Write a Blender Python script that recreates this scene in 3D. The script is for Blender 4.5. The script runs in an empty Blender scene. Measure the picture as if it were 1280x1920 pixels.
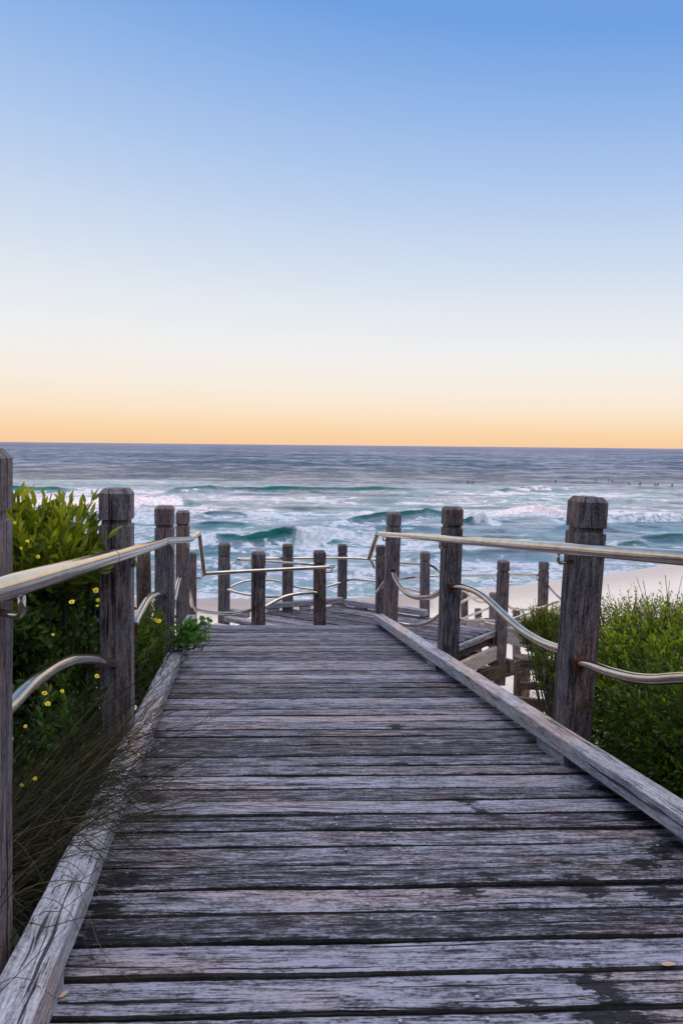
import bpy, math, random
import numpy as np
from mathutils import Vector, Matrix

scene = bpy.context.scene
COL = scene.collection
rnd = random.Random(7)
rng = np.random.default_rng(11)

# ------------------------------------------------------------------ camera geometry (sea level z = 0, eye at z = 7)
F = 1470.0
EYE = np.array([0.0, 0.0, 7.0])
PITCH = math.atan(125.5 / F)
ROLL = math.atan(13 / 1280.0)
_f = np.array([0, math.cos(PITCH), -math.sin(PITCH)])
_r = np.array([1.0, 0, 0]); _u = np.array([0, math.sin(PITCH), math.cos(PITCH)])
_R = _r * math.cos(ROLL) + _u * math.sin(ROLL)
_U = -_r * math.sin(ROLL) + _u * math.cos(ROLL)


def ray(x, y):
    return _f + _R * (x - 640) / F + _U * (960 - y) / F


def U(x, y, Y):
    r = ray(x, y)
    return EYE + r * (Y / r[1])


def HZ(x, y, z):
    r = ray(x, y)
    return EYE + r * ((z - EYE[2]) / r[2])


D = ray(440, 979); D = D / D[1]                    # down the ramp
B = np.array([1, .046, 0.0])                       # along the boards
O = np.array([0, 0, 6.0])                          # deck under the eye
NRM = np.cross(B, D); NRM = NRM / NRM[2]
UPN = NRM / np.linalg.norm(NRM)
YAW = math.atan2(-D[0], D[1])
ZL = 7 - 2.05                                      # landing deck level


def RP(u, v, h=0.0):
    return O + B * u + D * v + np.array([0, 0, h])


# ------------------------------------------------------------------ naming
def tag(o, label=None, cat=None, group=None, kind=None):
    if label: o['label'] = label
    if cat: o['category'] = cat
    if group: o['group'] = group
    if kind: o['kind'] = kind
    return o


def empty(name, loc, label=None, cat=None, group=None):
    o = bpy.data.objects.new(name, None)
    o.location = [float(c) for c in loc]
    o.empty_display_size = .1
    COL.objects.link(o)
    return tag(o, label, cat, group)


# ------------------------------------------------------------------ materials
def new_mat(name):
    m = bpy.data.materials.new(name)
    m.use_nodes = True
    nt = m.node_tree
    for n in list(nt.nodes): nt.nodes.remove(n)
    out = nt.nodes.new('ShaderNodeOutputMaterial')
    p = nt.nodes.new('ShaderNodeBsdfPrincipled')
    nt.links.new(p.outputs[0], out.inputs[0])
    return m, nt, p, out


class NT:
    def __init__(s, nt): s.nt = nt
    def n(s, typ, **kw):
        nd = s.nt.nodes.new(typ)
        for k, v in kw.items():
            if k in nd.inputs: s.set(nd.inputs[k], v)
            else: setattr(nd, k, v)
        return nd
    def set(s, inp, v):
        if hasattr(v, 'links') or isinstance(v, bpy.types.NodeSocket): s.nt.links.new(v, inp)
        else: inp.default_value = v
    def math(s, op, a, b=None, c=None, clamp=False):
        nd = s.nt.nodes.new('ShaderNodeMath'); nd.operation = op; nd.use_clamp = clamp
        s.set(nd.inputs[0], a)
        if b is not None: s.set(nd.inputs[1], b)
        if c is not None: s.set(nd.inputs[2], c)
        return nd.outputs[0]
    def noise(s, vec, scale=1, detail=4, rough=.55, dist=0.0):
        nd = s.nt.nodes.new('ShaderNodeTexNoise')
        s.set(nd.inputs['Vector'], vec)
        nd.inputs['Scale'].default_value = scale; nd.inputs['Detail'].default_value = detail
        nd.inputs['Roughness'].default_value = rough; nd.inputs['Distortion'].default_value = dist
        return nd.outputs['Fac']
    def vscale(s, vec, xyz):
        nd = s.nt.nodes.new('ShaderNodeVectorMath'); nd.operation = 'MULTIPLY'
        s.set(nd.inputs[0], vec); nd.inputs[1].default_value = xyz
        return nd.outputs[0]
    def ramp(s, fac, stops, interp='LINEAR'):
        nd = s.nt.nodes.new('ShaderNodeValToRGB'); s.set(nd.inputs[0], fac)
        cr = nd.color_ramp; cr.interpolation = interp
        while len(cr.elements) > 1: cr.elements.remove(cr.elements[-1])
        cr.elements[0].position = stops[0][0]; cr.elements[0].color = col4(stops[0][1])
        for p, c in stops[1:]:
            e = cr.elements.new(p); e.color = col4(c)
        return nd.outputs[0]
    def mix(s, fac, a, b, mode='MIX'):
        nd = s.nt.nodes.new('ShaderNodeMix'); nd.data_type = 'RGBA'; nd.blend_type = mode
        s.set(nd.inputs[0], fac)
        s.set(nd.inputs[6], col4(a) if isinstance(a, (tuple, float, int)) else a)
        s.set(nd.inputs[7], col4(b) if isinstance(b, (tuple, float, int)) else b)
        return nd.outputs[2]
    def smooth(s, x, lo, hi, a=0.0, b=1.0):
        nd = s.nt.nodes.new('ShaderNodeMapRange'); nd.interpolation_type = 'SMOOTHSTEP'
        s.set(nd.inputs[0], x)
        for i, v in enumerate((lo, hi, a, b)): nd.inputs[i + 1].default_value = v
        return nd.outputs[0]


def col4(c):
    if isinstance(c, (int, float)): return (c, c, c, 1)
    return tuple(c) + (1,) if len(c) == 3 else c


def srgb(r, g, b):
    return tuple((c / 12.92 if c <= .04045 else ((c + .055) / 1.055) ** 2.4) for c in (r / 255, g / 255, b / 255))


def wood_mat(name, dark, mid, light, rough=.75, crack=.5, blotch=.5, bump=.6, stain=False, patch=.45):
    m, nt, p, out = new_mat(name); N = NT(nt)
    uv = N.n('ShaderNodeUVMap', uv_map='grain').outputs[0]
    at = N.n('ShaderNodeAttribute', attribute_name='tint')
    sep = N.n('ShaderNodeSeparateColor', Color=at.outputs['Color'])
    sx = N.n('ShaderNodeSeparateXYZ', Vector=uv)
    z = N.math('MULTIPLY', sep.outputs[0], 37.0)
    vec = N.n('ShaderNodeCombineXYZ', X=sx.outputs[0], Y=sx.outputs[1], Z=z).outputs[0]
    # knots bend the grain around them
    wob = N.noise(N.vscale(vec, (2.2, 7, 1)), 1, 3)
    y2 = N.math('ADD', sx.outputs[1], N.math('MULTIPLY', N.math('SUBTRACT', wob, .5), .035))
    vec2 = N.n('ShaderNodeCombineXYZ', X=sx.outputs[0], Y=y2, Z=z).outputs[0]
    g_f = N.noise(N.vscale(vec2, (9, 330, 1)), 1, 5, .75)
    g_m = N.noise(N.vscale(vec2, (4.0, 90, 1)), 1, 6, .72)
    bl = N.noise(N.vscale(vec, (9, 38, 1)), 1, 6, .70)
    speck = N.noise(N.vscale(vec, (70, 120, 1)), 1, 4, .75)
    v = N.math('ADD', N.math('MULTIPLY', g_f, .55), N.math('MULTIPLY', g_m, .37))
    v = N.math('ADD', v, N.math('MULTIPLY', N.math('SUBTRACT', speck, .25), .44))
    v = N.math('ADD', v, N.math('MULTIPLY', N.math('SUBTRACT', bl, .5), blotch))
    v = N.math('ADD', v, N.math('MULTIPLY', N.math('SUBTRACT', sep.outputs[1], .5), .12))
    c = N.ramp(v, [(.44, dark), (.54, mid), (.66, light)])
    pa = N.noise(N.vscale(vec2, (11, 90, 1)), 1, 6, .74)
    c = N.mix(N.smooth(pa, .53, .57, 0, patch), c, (.45, .42, .44), 'MULTIPLY')
    pb = N.noise(N.vscale(vec2, (10, 105, 2)), 1, 6, .75)
    c = N.mix(N.smooth(pb, .565, .60, 0, patch * .8), c, N.mix(.5, c, tuple(x * 1.25 for x in light)))
    # slow drift between bluish and brownish grey
    hue = N.noise(N.vscale(vec, (1.3, 5, 1)), 1, 3)
    c = N.mix(N.smooth(hue, .46, .68), c, (1.22, .98, .84), 'MULTIPLY')
    # cracks along the grain
    ck = N.noise(N.vscale(vec2, (1.4, 58, 1)), 1, 3, .6)
    ckm = N.smooth(ck, .61, .65, 0, crack)
    c = N.mix(ckm, c, tuple(x * .18 for x in dark))
    # knots
    vo = N.n('ShaderNodeTexVoronoi', Vector=N.vscale(vec, (1.25, 5.2, 1)), Scale=1.0)
    vo.inputs['Randomness'].default_value = 1
    kn = N.math('ADD', vo.outputs['Distance'], N.math('MULTIPLY', N.math('SUBTRACT', bl, .5), .12))
    km = N.smooth(kn, .045, .10, .8, 0)
    c = N.mix(km, c, tuple(x * .35 for x in dark))
    if stain:
        st = N.noise(N.vscale(vec, (22, 60, 1)), 1, 5, .7)
        sm = N.smooth(N.math('ADD', N.math('MULTIPLY', sep.outputs[2], .85), N.math('MULTIPLY', N.math('SUBTRACT', st, .5), 2.6)), .36, .50, 0, .93)
        pale = N.smooth(N.noise(N.vscale(vec2, (4, 85, 1)), 1, 6, .75), .60, .66, 0, .6)
        c = N.mix(pale, c, (.38, .35, .355))
        c = N.mix(sm, c, (.004, .004, .005))
    nt.links.new(c, p.inputs['Base Color'])
    p.inputs['Roughness'].default_value = rough
    p.inputs['Specular IOR Level'].default_value = .16
    h = N.math('ADD', N.math('MULTIPLY', g_f, .5), g_m)
    h = N.math('SUBTRACT', h, N.math('MULTIPLY', ckm, 1.2))
    bp = N.n('ShaderNodeBump', Height=h); bp.inputs['Strength'].default_value = bump; bp.inputs['Distance'].default_value = .004
    nt.links.new(bp.outputs[0], p.inputs['Normal'])
    return m


M = {}
M['deck'] = wood_mat('weathered_deck', (.007, .006, .009), (.046, .043, .057), (.31, .305, .375), .58, .95, .5, 1.2, True, .75)
M['deck_edge'] = wood_mat('dark_gap_edge', (.006, .006, .006), (.016, .014, .015), (.04, .036, .036), .9, .5, .4, .5)  # gap shade and edge grime put into the colour of board sides
M['kerb'] = wood_mat('silvered_timber', (.10, .095, .11), (.26, .25, .28), (.46, .45, .49), .7, .9, .4, .8)
M['post'] = wood_mat('purple_brown_post', (.030, .024, .027), (.100, .080, .087), (.235, .20, .205), .65, .9, .5, .9, False, .35)
M['beam'] = wood_mat('pale_bearer', (.12, .10, .095), (.30, .25, .23), (.48, .42, .39), .8, .3, .4, .4)
M['log'] = wood_mat('brown_log', (.02, .014, .011), (.085, .062, .05), (.18, .14, .11), .8, .8, .5, .9)


def steel_mat():
    m, nt, p, out = new_mat('brushed_steel'); N = NT(nt)
    co = N.n('ShaderNodeTexCoord').outputs['Object']
    n1 = N.noise(co, 9, 5, .6); n2 = N.noise(co, 60, 3, .6)
    c = N.ramp(n1, [(.3, (.44, .37, .29)), (.55, (.58, .50, .42)), (.75, (.66, .60, .52))])
    c = N.mix(N.smooth(n2, .62, .8, 0, .12), c, (.36, .26, .19))
    nt.links.new(c, p.inputs['Base Color'])
    p.inputs['Metallic'].default_value = 1
    nt.links.new(N.smooth(n1, .3, .7, .09, .15), p.inputs['Roughness'])
    bp = N.n('ShaderNodeBump', Height=N.noise(co, 14, 3)); bp.inputs['Strength'].default_value = .02; bp.inputs['Distance'].default_value = .001
    nt.links.new(bp.outputs[0], p.inputs['Normal'])
    return m


M['steel'] = steel_mat()
m, nt, p, out = new_mat('rusty_plate'); N = NT(nt)
co = N.n('ShaderNodeTexCoord').outputs['Object']
nt.links.new(N.ramp(N.noise(co, 45, 5), [(.35, (.03, .014, .010)), (.55, (.16, .06, .03)), (.7, (.30, .17, .12))]), p.inputs['Base Color'])
p.inputs['Metallic'].default_value = .4; p.inputs['Roughness'].default_value = .65
M['rust'] = m
m, nt, p, out = new_mat('dull_zinc'); N = NT(nt)
p.inputs['Base Color'].default_value = (.30, .31, .33, 1); p.inputs['Metallic'].default_value = .6; p.inputs['Roughness'].default_value = .5
M['zinc'] = m


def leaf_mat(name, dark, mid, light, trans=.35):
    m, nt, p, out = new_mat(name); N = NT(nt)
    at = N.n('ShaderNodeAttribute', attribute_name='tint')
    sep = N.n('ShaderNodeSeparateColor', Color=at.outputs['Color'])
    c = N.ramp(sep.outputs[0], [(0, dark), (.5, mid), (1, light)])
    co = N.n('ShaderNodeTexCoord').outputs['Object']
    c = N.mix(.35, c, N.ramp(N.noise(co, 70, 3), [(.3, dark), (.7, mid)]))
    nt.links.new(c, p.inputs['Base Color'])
    p.inputs['Roughness'].default_value = .45; p.inputs['Specular IOR Level'].default_value = .4
    tr = N.n('ShaderNodeBsdfTranslucent', Color=N.mix(1, c, (1.5, 1.5, .6), 'MULTIPLY'))
    mx = nt.nodes.new('ShaderNodeMixShader'); mx.inputs[0].default_value = trans
    nt.links.new(p.outputs[0], mx.inputs[1]); nt.links.new(tr.outputs[0], mx.inputs[2]); nt.links.new(mx.outputs[0], out.inputs[0])
    return m


M['leaf_long'] = leaf_mat('olive_green_leaf', (.030, .050, .006), (.17, .21, .014), (.62, .58, .035))
M['leaf_daisy'] = leaf_mat('mid_green_leaf', (.016, .040, .010), (.070, .125, .020), (.24, .34, .05))
M['leaf_teal'] = leaf_mat('blue_green_leaf', (.004, .050, .036), (.008, .090, .066), (.02, .15, .10))
M['leaf_round'] = leaf_mat('bright_green_leaf', (.012, .024, .004), (.085, .135, .010), (.50, .56, .035))
M['leaf_small'] = leaf_mat('tiny_olive_leaf', (.016, .024, .005), (.095, .12, .012), (.46, .42, .04))
M['leaf_sprig'] = leaf_mat('fresh_green_leaf', (.035, .10, .020), (.085, .20, .035), (.18, .36, .07))
M['litter'] = leaf_mat('ground_creeper_leaf', (.012, .018, .008), (.030, .045, .012), (.07, .09, .02), .15)
M['blade'] = leaf_mat('sedge_blade', (.010, .007, .004), (.026, .025, .009), (.24, .18, .06), .15)
m, nt, p, out = new_mat('twig_bark'); p.inputs['Base Color'].default_value = (.045, .030, .020, 1); p.inputs['Roughness'].default_value = .9
M['twig'] = m
m, nt, p, out = new_mat('yellow_petal'); p.inputs['Base Color'].default_value = (.85, .62, .01, 1); p.inputs['Roughness'].default_value = .6
M['petal'] = m
m, nt, p, out = new_mat('flower_heart'); p.inputs['Base Color'].default_value = (.55, .30, .01, 1); p.inputs['Roughness'].default_value = .8
M['heart'] = m
m, nt, p, out = new_mat('dry_leaf_tan'); p.inputs['Base Color'].default_value = (.42, .29, .18, 1); p.inputs['Roughness'].default_value = .8
M['dryleaf'] = m
m, nt, p, out = new_mat('dark_netting'); p.inputs['Base Color'].default_value = (.03, .026, .024, 1); p.inputs['Roughness'].default_value = .7; p.inputs['Metallic'].default_value = .5
M['net'] = m
m, nt, p, out = new_mat('wetsuit_black'); p.inputs['Base Color'].default_value = (.012, .012, .016, 1); p.inputs['Roughness'].default_value = .5
M['suit'] = m
m, nt, p, out = new_mat('board_foam'); p.inputs['Base Color'].default_value = (.16, .16, .18, 1); p.inputs['Roughness'].default_value = .4
M['board'] = m


# ------------------------------------------------------------------ mesh builder
class MB:
    def __init__(s): s.v = []; s.f = []; s.uv = []; s.t = []; s.mi = []; s.sm = []
    def quad_ring(s, rings, us, vs, tint, mi=0, smooth=False, caps=True, closed=True):
        """rings: list of equal lists of points; us per ring; vs per point"""
        b = len(s.v); n = len(rings[0])
        for r in rings:
            for q in r: s.v.append(tuple(q))
        for i in range(len(rings)):
            for j in range(n):
                s.t.append(tint(i, j) if callable(tint) else tint)
        m = n if closed else n - 1
        for i in range(len(rings) - 1):
            for j in range(m):
                k = (j + 1) % n
                s.f.append((b + i * n + j, b + i * n + k, b + (i + 1) * n + k, b + (i + 1) * n + j))
                v1 = vs[j + 1] if j + 1 < len(vs) else vs[-1]
                s.uv.append([(us[i], vs[j]), (us[i], v1), (us[i + 1], v1), (us[i + 1], vs[j])])
                s.mi.append(mi); s.sm.append(smooth)
        if caps and closed:
            for i, rev in ((0, True), (len(rings) - 1, False)):
                idx = [b + i * n + j for j in range(n)]
                pts = [(us[0] + rings[i][j][2] * .3, rings[i][j][0] + rings[i][j][1]) for j in range(n)]
                if rev: idx = idx[::-1]; pts = pts[::-1]
                s.f.append(tuple(idx)); s.uv.append(pts); s.mi.append(mi); s.sm.append(False)
    def build(s, name, mat, parent=None, origin=None):
        me = bpy.data.meshes.new(name)
        o3 = np.array(origin if origin is not None else (0, 0, 0), float)
        me.from_pydata([tuple(np.array(q) - o3) for q in s.v], [], s.f)
        mats = mat if isinstance(mat, (list, tuple)) else [mat]
        for q in mats: me.materials.append(q)
        uvl = me.uv_layers.new(name='grain')
        uvl.data.foreach_set('uv', [c for f in s.uv for q in f for c in q])
        me.uv_layers['grain'].active = True
        at = me.color_attributes.new('tint', 'FLOAT_COLOR', 'POINT')
        at.data.foreach_set('color', [c for t in s.t for c in (t[0], t[1], t[2], 1)])
        me.polygons.foreach_set('material_index', s.mi)
        me.polygons.foreach_set('use_smooth', s.sm)
        me.update()
        ob = bpy.data.objects.new(name, me); COL.objects.link(ob)
        if parent is not None:
            ob.parent = parent
            ob.location = [float(c) for c in (o3 - np.array(parent_world(parent)))]
        else:
            ob.location = [float(c) for c in o3]
        return ob


def parent_world(o):
    l = np.array(o.location, float)
    while o.parent is not None:
        o = o.parent; l = l + np.array(o.location, float)
    return l


def nrm(v): v = np.array(v, float); return v / (np.linalg.norm(v) + 1e-12)


def timber(mb, p0, p1, up, w, h, seg=.25, cham=.005, jit=.0015, tint=None, stain=None, edge=False):
    """beam from p0 to p1, p on the centre line; up = direction of h"""
    p0 = np.array(p0, float); p1 = np.array(p1, float)
    L = np.linalg.norm(p1 - p0); d = (p1 - p0) / L
    s = nrm(np.cross(d, up)); up = nrm(np.cross(s, d))
    n = max(1, int(L / seg))
    hw, hh, c = w / 2, h / 2, cham
    sec = [(-hw, -hh + c), (-hw, 0), (-hw, hh - c), (-hw + c * .3, hh - c * .3), (-hw + c, hh), (-hw * .33, hh), (hw * .33, hh), (hw - c, hh), (hw - c * .3, hh - c * .3), (hw, hh - c), (hw, 0), (hw, -hh + c), (hw - c, -hh), (-hw + c, -hh)]
    vs = [0]
    for i in range(len(sec)):
        a = sec[i]; b2 = sec[(i + 1) % len(sec)]
        vs.append(vs[-1] + math.hypot(a[0] - b2[0], a[1] - b2[1]))
    t = tint or (rnd.random(), rnd.random(), 0)
    uo, vo = rnd.uniform(0, 40), rnd.uniform(0, 40)
    rings = []; us = []
    ph = [rnd.uniform(0, 6.28) for _ in range(8)]
    for i in range(n + 1):
        q = p0 + d * (L * i / n); x = L * i / n
        e1 = jit * (math.sin(x * 3.1 + ph[0]) + .7 * math.sin(x * 9.7 + ph[1]) + .6 * rnd.uniform(-1, 1))
        e2 = jit * (math.sin(x * 2.6 + ph[2]) + .7 * math.sin(x * 11.3 + ph[3]) + .6 * rnd.uniform(-1, 1))
        e3 = jit * .8 * (math.sin(x * 2.1 + ph[4]) + .5 * math.sin(x * 7.3 + ph[5]))
        r = []
        for (a, b2) in sec:
            aa = a + (e1 if a < 0 else e2) * min(1, abs(a) / hw * 1.2)
            r.append(q + s * aa + up * (b2 + (e3 if b2 > 0 else 0)))
        rings.append(r); us.append(uo + x)
    tf = t
    if stain:
        def tf(i, j): return (t[0], t[1], stain(rings[i][j]))
    f0 = len(mb.f)
    mb.quad_ring(rings, us, [vo + q for q in vs], tf)
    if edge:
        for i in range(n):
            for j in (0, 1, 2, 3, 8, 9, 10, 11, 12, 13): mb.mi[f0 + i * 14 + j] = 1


def catmull(pts, sub=8):
    P = [np.array(q, float) for q in pts]
    if len(P) < 3:
        return [P[0] + (P[1] - P[0]) * k / sub for k in range(sub + 1)]
    P = [2 * P[0] - P[1]] + P + [2 * P[-1] - P[-2]]
    out = []
    for i in range(1, len(P) - 2):
        a, b2, c, d = P[i - 1:i + 3]
        for k in range(sub):
            t = k / sub
            out.append(.5 * ((2 * b2) + (-a + c) * t + (2 * a - 5 * b2 + 4 * c - d) * t * t + (-a + 3 * b2 - 3 * c + d) * t ** 3))
    out.append(P[-2]); return out


def fillet(pts, r, sub=6):
    P = [np.array(q, float) for q in pts]; out = [P[0]]
    for i in range(1, len(P) - 1):
        a = P[i] + nrm(P[i - 1] - P[i]) * min(r, np.linalg.norm(P[i - 1] - P[i]) * .45)
        b2 = P[i] + nrm(P[i + 1] - P[i]) * min(r, np.linalg.norm(P[i + 1] - P[i]) * .45)
        for k in range(sub + 1):
            t = k / sub
            out.append((1 - t) ** 2 * a + 2 * t * (1 - t) * P[i] + t * t * b2)
    out.append(P[-1]); return out


def tube(mb, path, r, n=14, mi=0, tint=(.5, .5, 0), caps=True, dome=False):
    P = [np.array(q, float) for q in path]
    rr = r if callable(r) else (lambda t: r)
    T = []
    for i in range(len(P)):
        T.append(nrm(P[min(i + 1, len(P) - 1)] - P[max(i - 1, 0)]))
    ref = np.array([0, 0, 1.0]) if abs(T[0][2]) < .9 else np.array([1.0, 0, 0])
    s = nrm(np.cross(T[0], ref)); rings = []; us = []; L = 0
    for i in range(len(P)):
        s = nrm(s - T[i] * (s @ T[i])); u2 = np.cross(T[i], s)
        q = rr(i / (len(P) - 1))
        rings.append([P[i] + (s * math.cos(6.28318 * k / n) + u2 * math.sin(6.28318 * k / n)) * q for k in range(n)])
        if i: L += np.linalg.norm(P[i] - P[i - 1])
        us.append(L)
    mb.quad_ring(rings, us, [k / n * .2 for k in range(n + 1)], tint, mi, True, caps)


# ------------------------------------------------------------------ posts and rails
def make_post(parent, xt, yt, xb, yb, Y, wpx=None, w=None, yaw=None, zlow=None, name='post', chip=False):
    """square post through two picture points on its axis at depth Y"""
    yaw = YAW if yaw is None else yaw
    T = U(xt, yt, Y); Bm = U(xb, yb, Y)
    ax = nrm(T - Bm)
    if w is None:
        brg = math.atan2((xt - 640) / F, 1) + yaw
        w = wpx * Y / F / (abs(math.cos(brg)) + abs(math.sin(brg)))
    zb = zlow if zlow is not None else Bm[2] - .3
    base = T + ax * ((zb - T[2]) / ax[2])
    a = np.array([math.cos(yaw), math.sin(yaw), 0]); a = nrm(a - ax * (a @ ax)); b2 = np.cross(ax, a)
    H = np.linalg.norm(T - base); hw = w / 2
    k = w / .125
    prof = []
    nz = max(2, int((H - .16) / .12))
    for i in range(nz + 1): prof.append(((H - .150 * k) * i / nz, hw))
    prof += [(H - .148 * k, hw - .009 * k), (H - .128 * k, hw - .010 * k), (H - .126 * k, hw), (H - .021 * k, hw), (H - .019 * k, hw * .985), (H - .002 * k, hw * .78), (H, hw * .74)]
    c = .0045 * k
    rings = []; us = []; uo = rnd.uniform(0, 30)
    for i, (z, q) in enumerate(prof):
        j1, j2 = rnd.uniform(-1, 1) * .0008, rnd.uniform(-1, 1) * .0008
        cc = min(c, q * .3)
        pts = [(-q + cc, -q), (q - cc, -q), (q, -q + cc), (q, q - cc), (q - cc, q), (-q + cc, q), (-q, q - cc), (-q, -q + cc)]
        rings.append([base + ax * z + a * (x + j1) + b2 * (y + j2) for x, y in pts]); us.append(uo + z)
    vs = [0]
    for i in range(8):
        vs.append(vs[-1] + (w - 2 * c if i % 2 == 0 else c * 1.4))
    vo = rnd.uniform(0, 30)
    mb = MB(); mb.quad_ring(rings, us, [vo + q for q in vs], (rnd.random(), rnd.uniform(.2, .8), 0))
    o = mb.build(name, M['post'], parent, base)
    o['_'] = 0; del o['_']
    return o, T, base, ax, a, b2, w


def rail(parent, name, pts, r, smooth=True, n=16, sub=8, fil=0.05):
    P = [U(*q) if isinstance(q, tuple) else q for q in pts]
    path = catmull(P, sub) if smooth else fillet(P, fil)
    mb = MB(); tube(mb, path, r, n)
    return mb.build(name, M['steel'], parent, P[0])


def rod(parent, name, P, r=.008, fil=.018):
    mb = MB(); tube(mb, fillet(P, fil, 5), r, 10)
    return mb.build(name, M['steel'], parent, P[0])


def flange(parent, c, d, size=.05):
    mb = MB(); d = nrm(d); c = np.array(c, float)
    timber(mb, c - d * .004, c + d * .006, (0, 0, 1), size, size * 1.35, cham=.003, jit=0)
    o = mb.build('flange', M['rust'], parent, c)
    return o


def lateral(P, n, off): return P + n * off


AX = np.array([math.cos(YAW), math.sin(YAW), 0])     # to the right across the ramp
DH = np.array([-math.sin(YAW), math.cos(YAW), 0])

# --- left ramp railing
LR = empty('railing', RP(-.49, 3.3, -.05), 'steel and timber railing along the left edge of the ramp, beside the daisy bush', 'railing')
L1 = make_post(LR, -52, 838, -48, 1800, 1.58, w=.125)
L2 = make_post(LR, 219, 915, 221, 1380, 3.25, 65)
L3 = make_post(LR, 309, 948, 309.5, 1200, 5.25, 37.5)
L4 = make_post(LR, 343, 957, 343, 1180, 7.4, 26)
# --- right ramp railing
RR = empty('railing', RP(1.49, 3.3, -.05), 'steel and timber railing along the right edge of the ramp, before the big bush', 'railing')
R1 = make_post(RR, 1102, 931, 1070, 1375, 3.4, 75)
R2 = make_post(RR, 848, 950, 840, 1200, 5.4, 41.5)
R3 = make_post(RR, 738.5, 960, 731, 1150, 7.45, 29)

# left handrail: straight along the ramp, then the kinked end
def lrail(Y):
    Q = U(252, 1033, 3.2); return Q + D * (Y - 3.2)
hr = [lrail(.75), lrail(1.5), lrail(2.3), lrail(3.2), lrail(4.2), lrail(4.9) + np.array([0, 0, .003]), U(340, 1012.5, 5.8), U(356, 1011, 6.6), U(364, 1006, 7.0), U(373, 999, 7.5)]
mb = MB(); tube(mb, catmull(hr, 8), .0245, 20)
HL = mb.build('handrail', M['steel'], LR, hr[0])
# sleeve joint in the rail
for Yj in (2.62, 4.55):
    mb = MB(); tube(mb, [lrail(Yj), lrail(Yj + .012)], .0252, 20); mb.build('rail_joint', M['steel'], HL, lrail(Yj))
rail(LR, 'end_drop', [(373, 998, 7.5), (376, 1020, 7.55), (383, 1077, 7.6)], .021, True, 12)
for Yb, post in ((1.50, L1), (3.22, L2), (5.15, L3), (7.0, L4)):
    a = lrail(Yb) if Yb < 5.2 else hr[-2]
    if Yb > 5.5: a = U(353, 1011, 6.5)
    px = post[1] + post[3] * 0
    face = post[2] + post[3] * ((a[2] - .062 - post[2][2]) / post[3][2]) + AX * (post[6] / 2 - .005)
    q = a + np.array([0, 0, -.066])
    fc = face.copy(); fc = face + DH * ((q - face) @ DH) * .55
    rod(LR, 'bracket', [a + np.array([0, 0, -.015]), q, fc], .0078)


def rrail(Y):
    Q = U(1041, 1027, 3.35); return Q + D * (Y - 3.35)
hr = [rrail(.9), rrail(2.0), rrail(3.35), rrail(5.0), rrail(6.5), U(707, 1001, 7.75)]
mb = MB(); tube(mb, catmull(hr, 8), .0245, 20)
HR_ = mb.build('handrail', M['steel'], RR, hr[0])
rail(RR, 'end_drop', [(707, 1001, 7.75), (699, 1025, 7.85), (692, 1047, 7.95)], .022, True, 12)
rod(RR, 'bracket', [U(692, 1047, 7.95), U(698, 1055, 7.95), U(701.5, 1066, 7.95)], .012)
for Yb, post in ((3.32, R1), (5.25, R2), (7.25, R3)):
    a = rrail(Yb)
    face = post[2] + post[3] * ((a[2] - .062 - post[2][2]) / post[3][2]) - AX * (post[6] / 2 - .005)
    q = a + np.array([0, 0, -.066])
    fc = face + DH * ((q - face) @ DH) * .55
    rod(RR, 'bracket', [a + np.array([0, 0, -.015]), q, fc], .0078)


def on_line(px, py, P, Q):
    """point on the ray that lies in the vertical plane through P and Q"""
    d = np.array(Q) - np.array(P); n = np.array([-d[1], d[0], 0]); r = ray(px, py)
    return EYE + r * ((np.array(P) - EYE) @ n) / (r @ n)


def wave_rail(parent, pix, A, Bp, r=.0185, fl0=True, fl1=True, shiftY=0):
    P = [on_line(x, y, A, Bp) for x, y in pix]
    mb = MB(); tube(mb, catmull(P, 10), r, 14)
    o = mb.build('lower_rail', M['steel'], parent, P[0])
    if fl0: flange(o, P[0], P[1] - P[0])
    if fl1: flange(o, P[-1], P[-1] - P[-2])
    return o


def axis_at(post, z=None): return post[2]
def near_face(post, side=-1, dist=None):  # centre point of the camera side face
    return post[2] + DH * side * (post[6] / 2)


pl = lambda P: (near_face(P, -1), near_face(P, 1))
# posts run along the ramp, so the waves hang in the plane of the posts
wave_rail(LR, [(-40, 1375), (16, 1327), (52, 1289), (78, 1268), (104, 1251), (128, 1240), (146, 1236), (177, 1236), (198, 1242), (221, 1244)], near_face(L1, 1), near_face(L2, -1), .0195)
wave_rail(LR, [(249, 1180), (256, 1162), (265, 1145), (278, 1124), (291, 1114), (300, 1114), (306, 1117), (311, 1124)], near_face(L2, 1), near_face(L3, -1), .0195)
wave_rail(LR, [(323, 1133), (327, 1123), (331, 1105), (337, 1085), (344, 1077)], near_face(L3, 1), near_face(L4, -1), .0195)
rail(LR, 'lower_rail', [(353, 1105, 7.5), (358, 1121, 7.75), (361, 1135, 8.0), (366, 1145, 8.2)], .018)
wave_rail(RR, [(736, 1073), (741, 1085), (748, 1097), (757, 1108), (766, 1115), (779, 1120), (790, 1121), (803, 1120), (811, 1118), (823, 1111), (831, 1103)], near_face(R3, -1), near_face(R2, 1), .0195, True, False)
wave_rail(RR, [(847, 1100), (863, 1100), (876, 1103), (889, 1108), (903, 1116), (919, 1129), (934, 1143), (952, 1160), (968, 1174), (984, 1186), (1000, 1196), (1017, 1205), (1032, 1211), (1047, 1216), (1056, 1218)], near_face(R2, -1), near_face(R1, 1), .0200, True, False)
wave_rail(RR, [(1085, 1243), (1098, 1245), (1112, 1249), (1131, 1256), (1150, 1262), (1178, 1269), (1204, 1273), (1231, 1274), (1260, 1272), (1290, 1270), (1340, 1262)], near_face(R1, -1), near_face(R1, -1) - D * 2, .0205, True, False)

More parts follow.
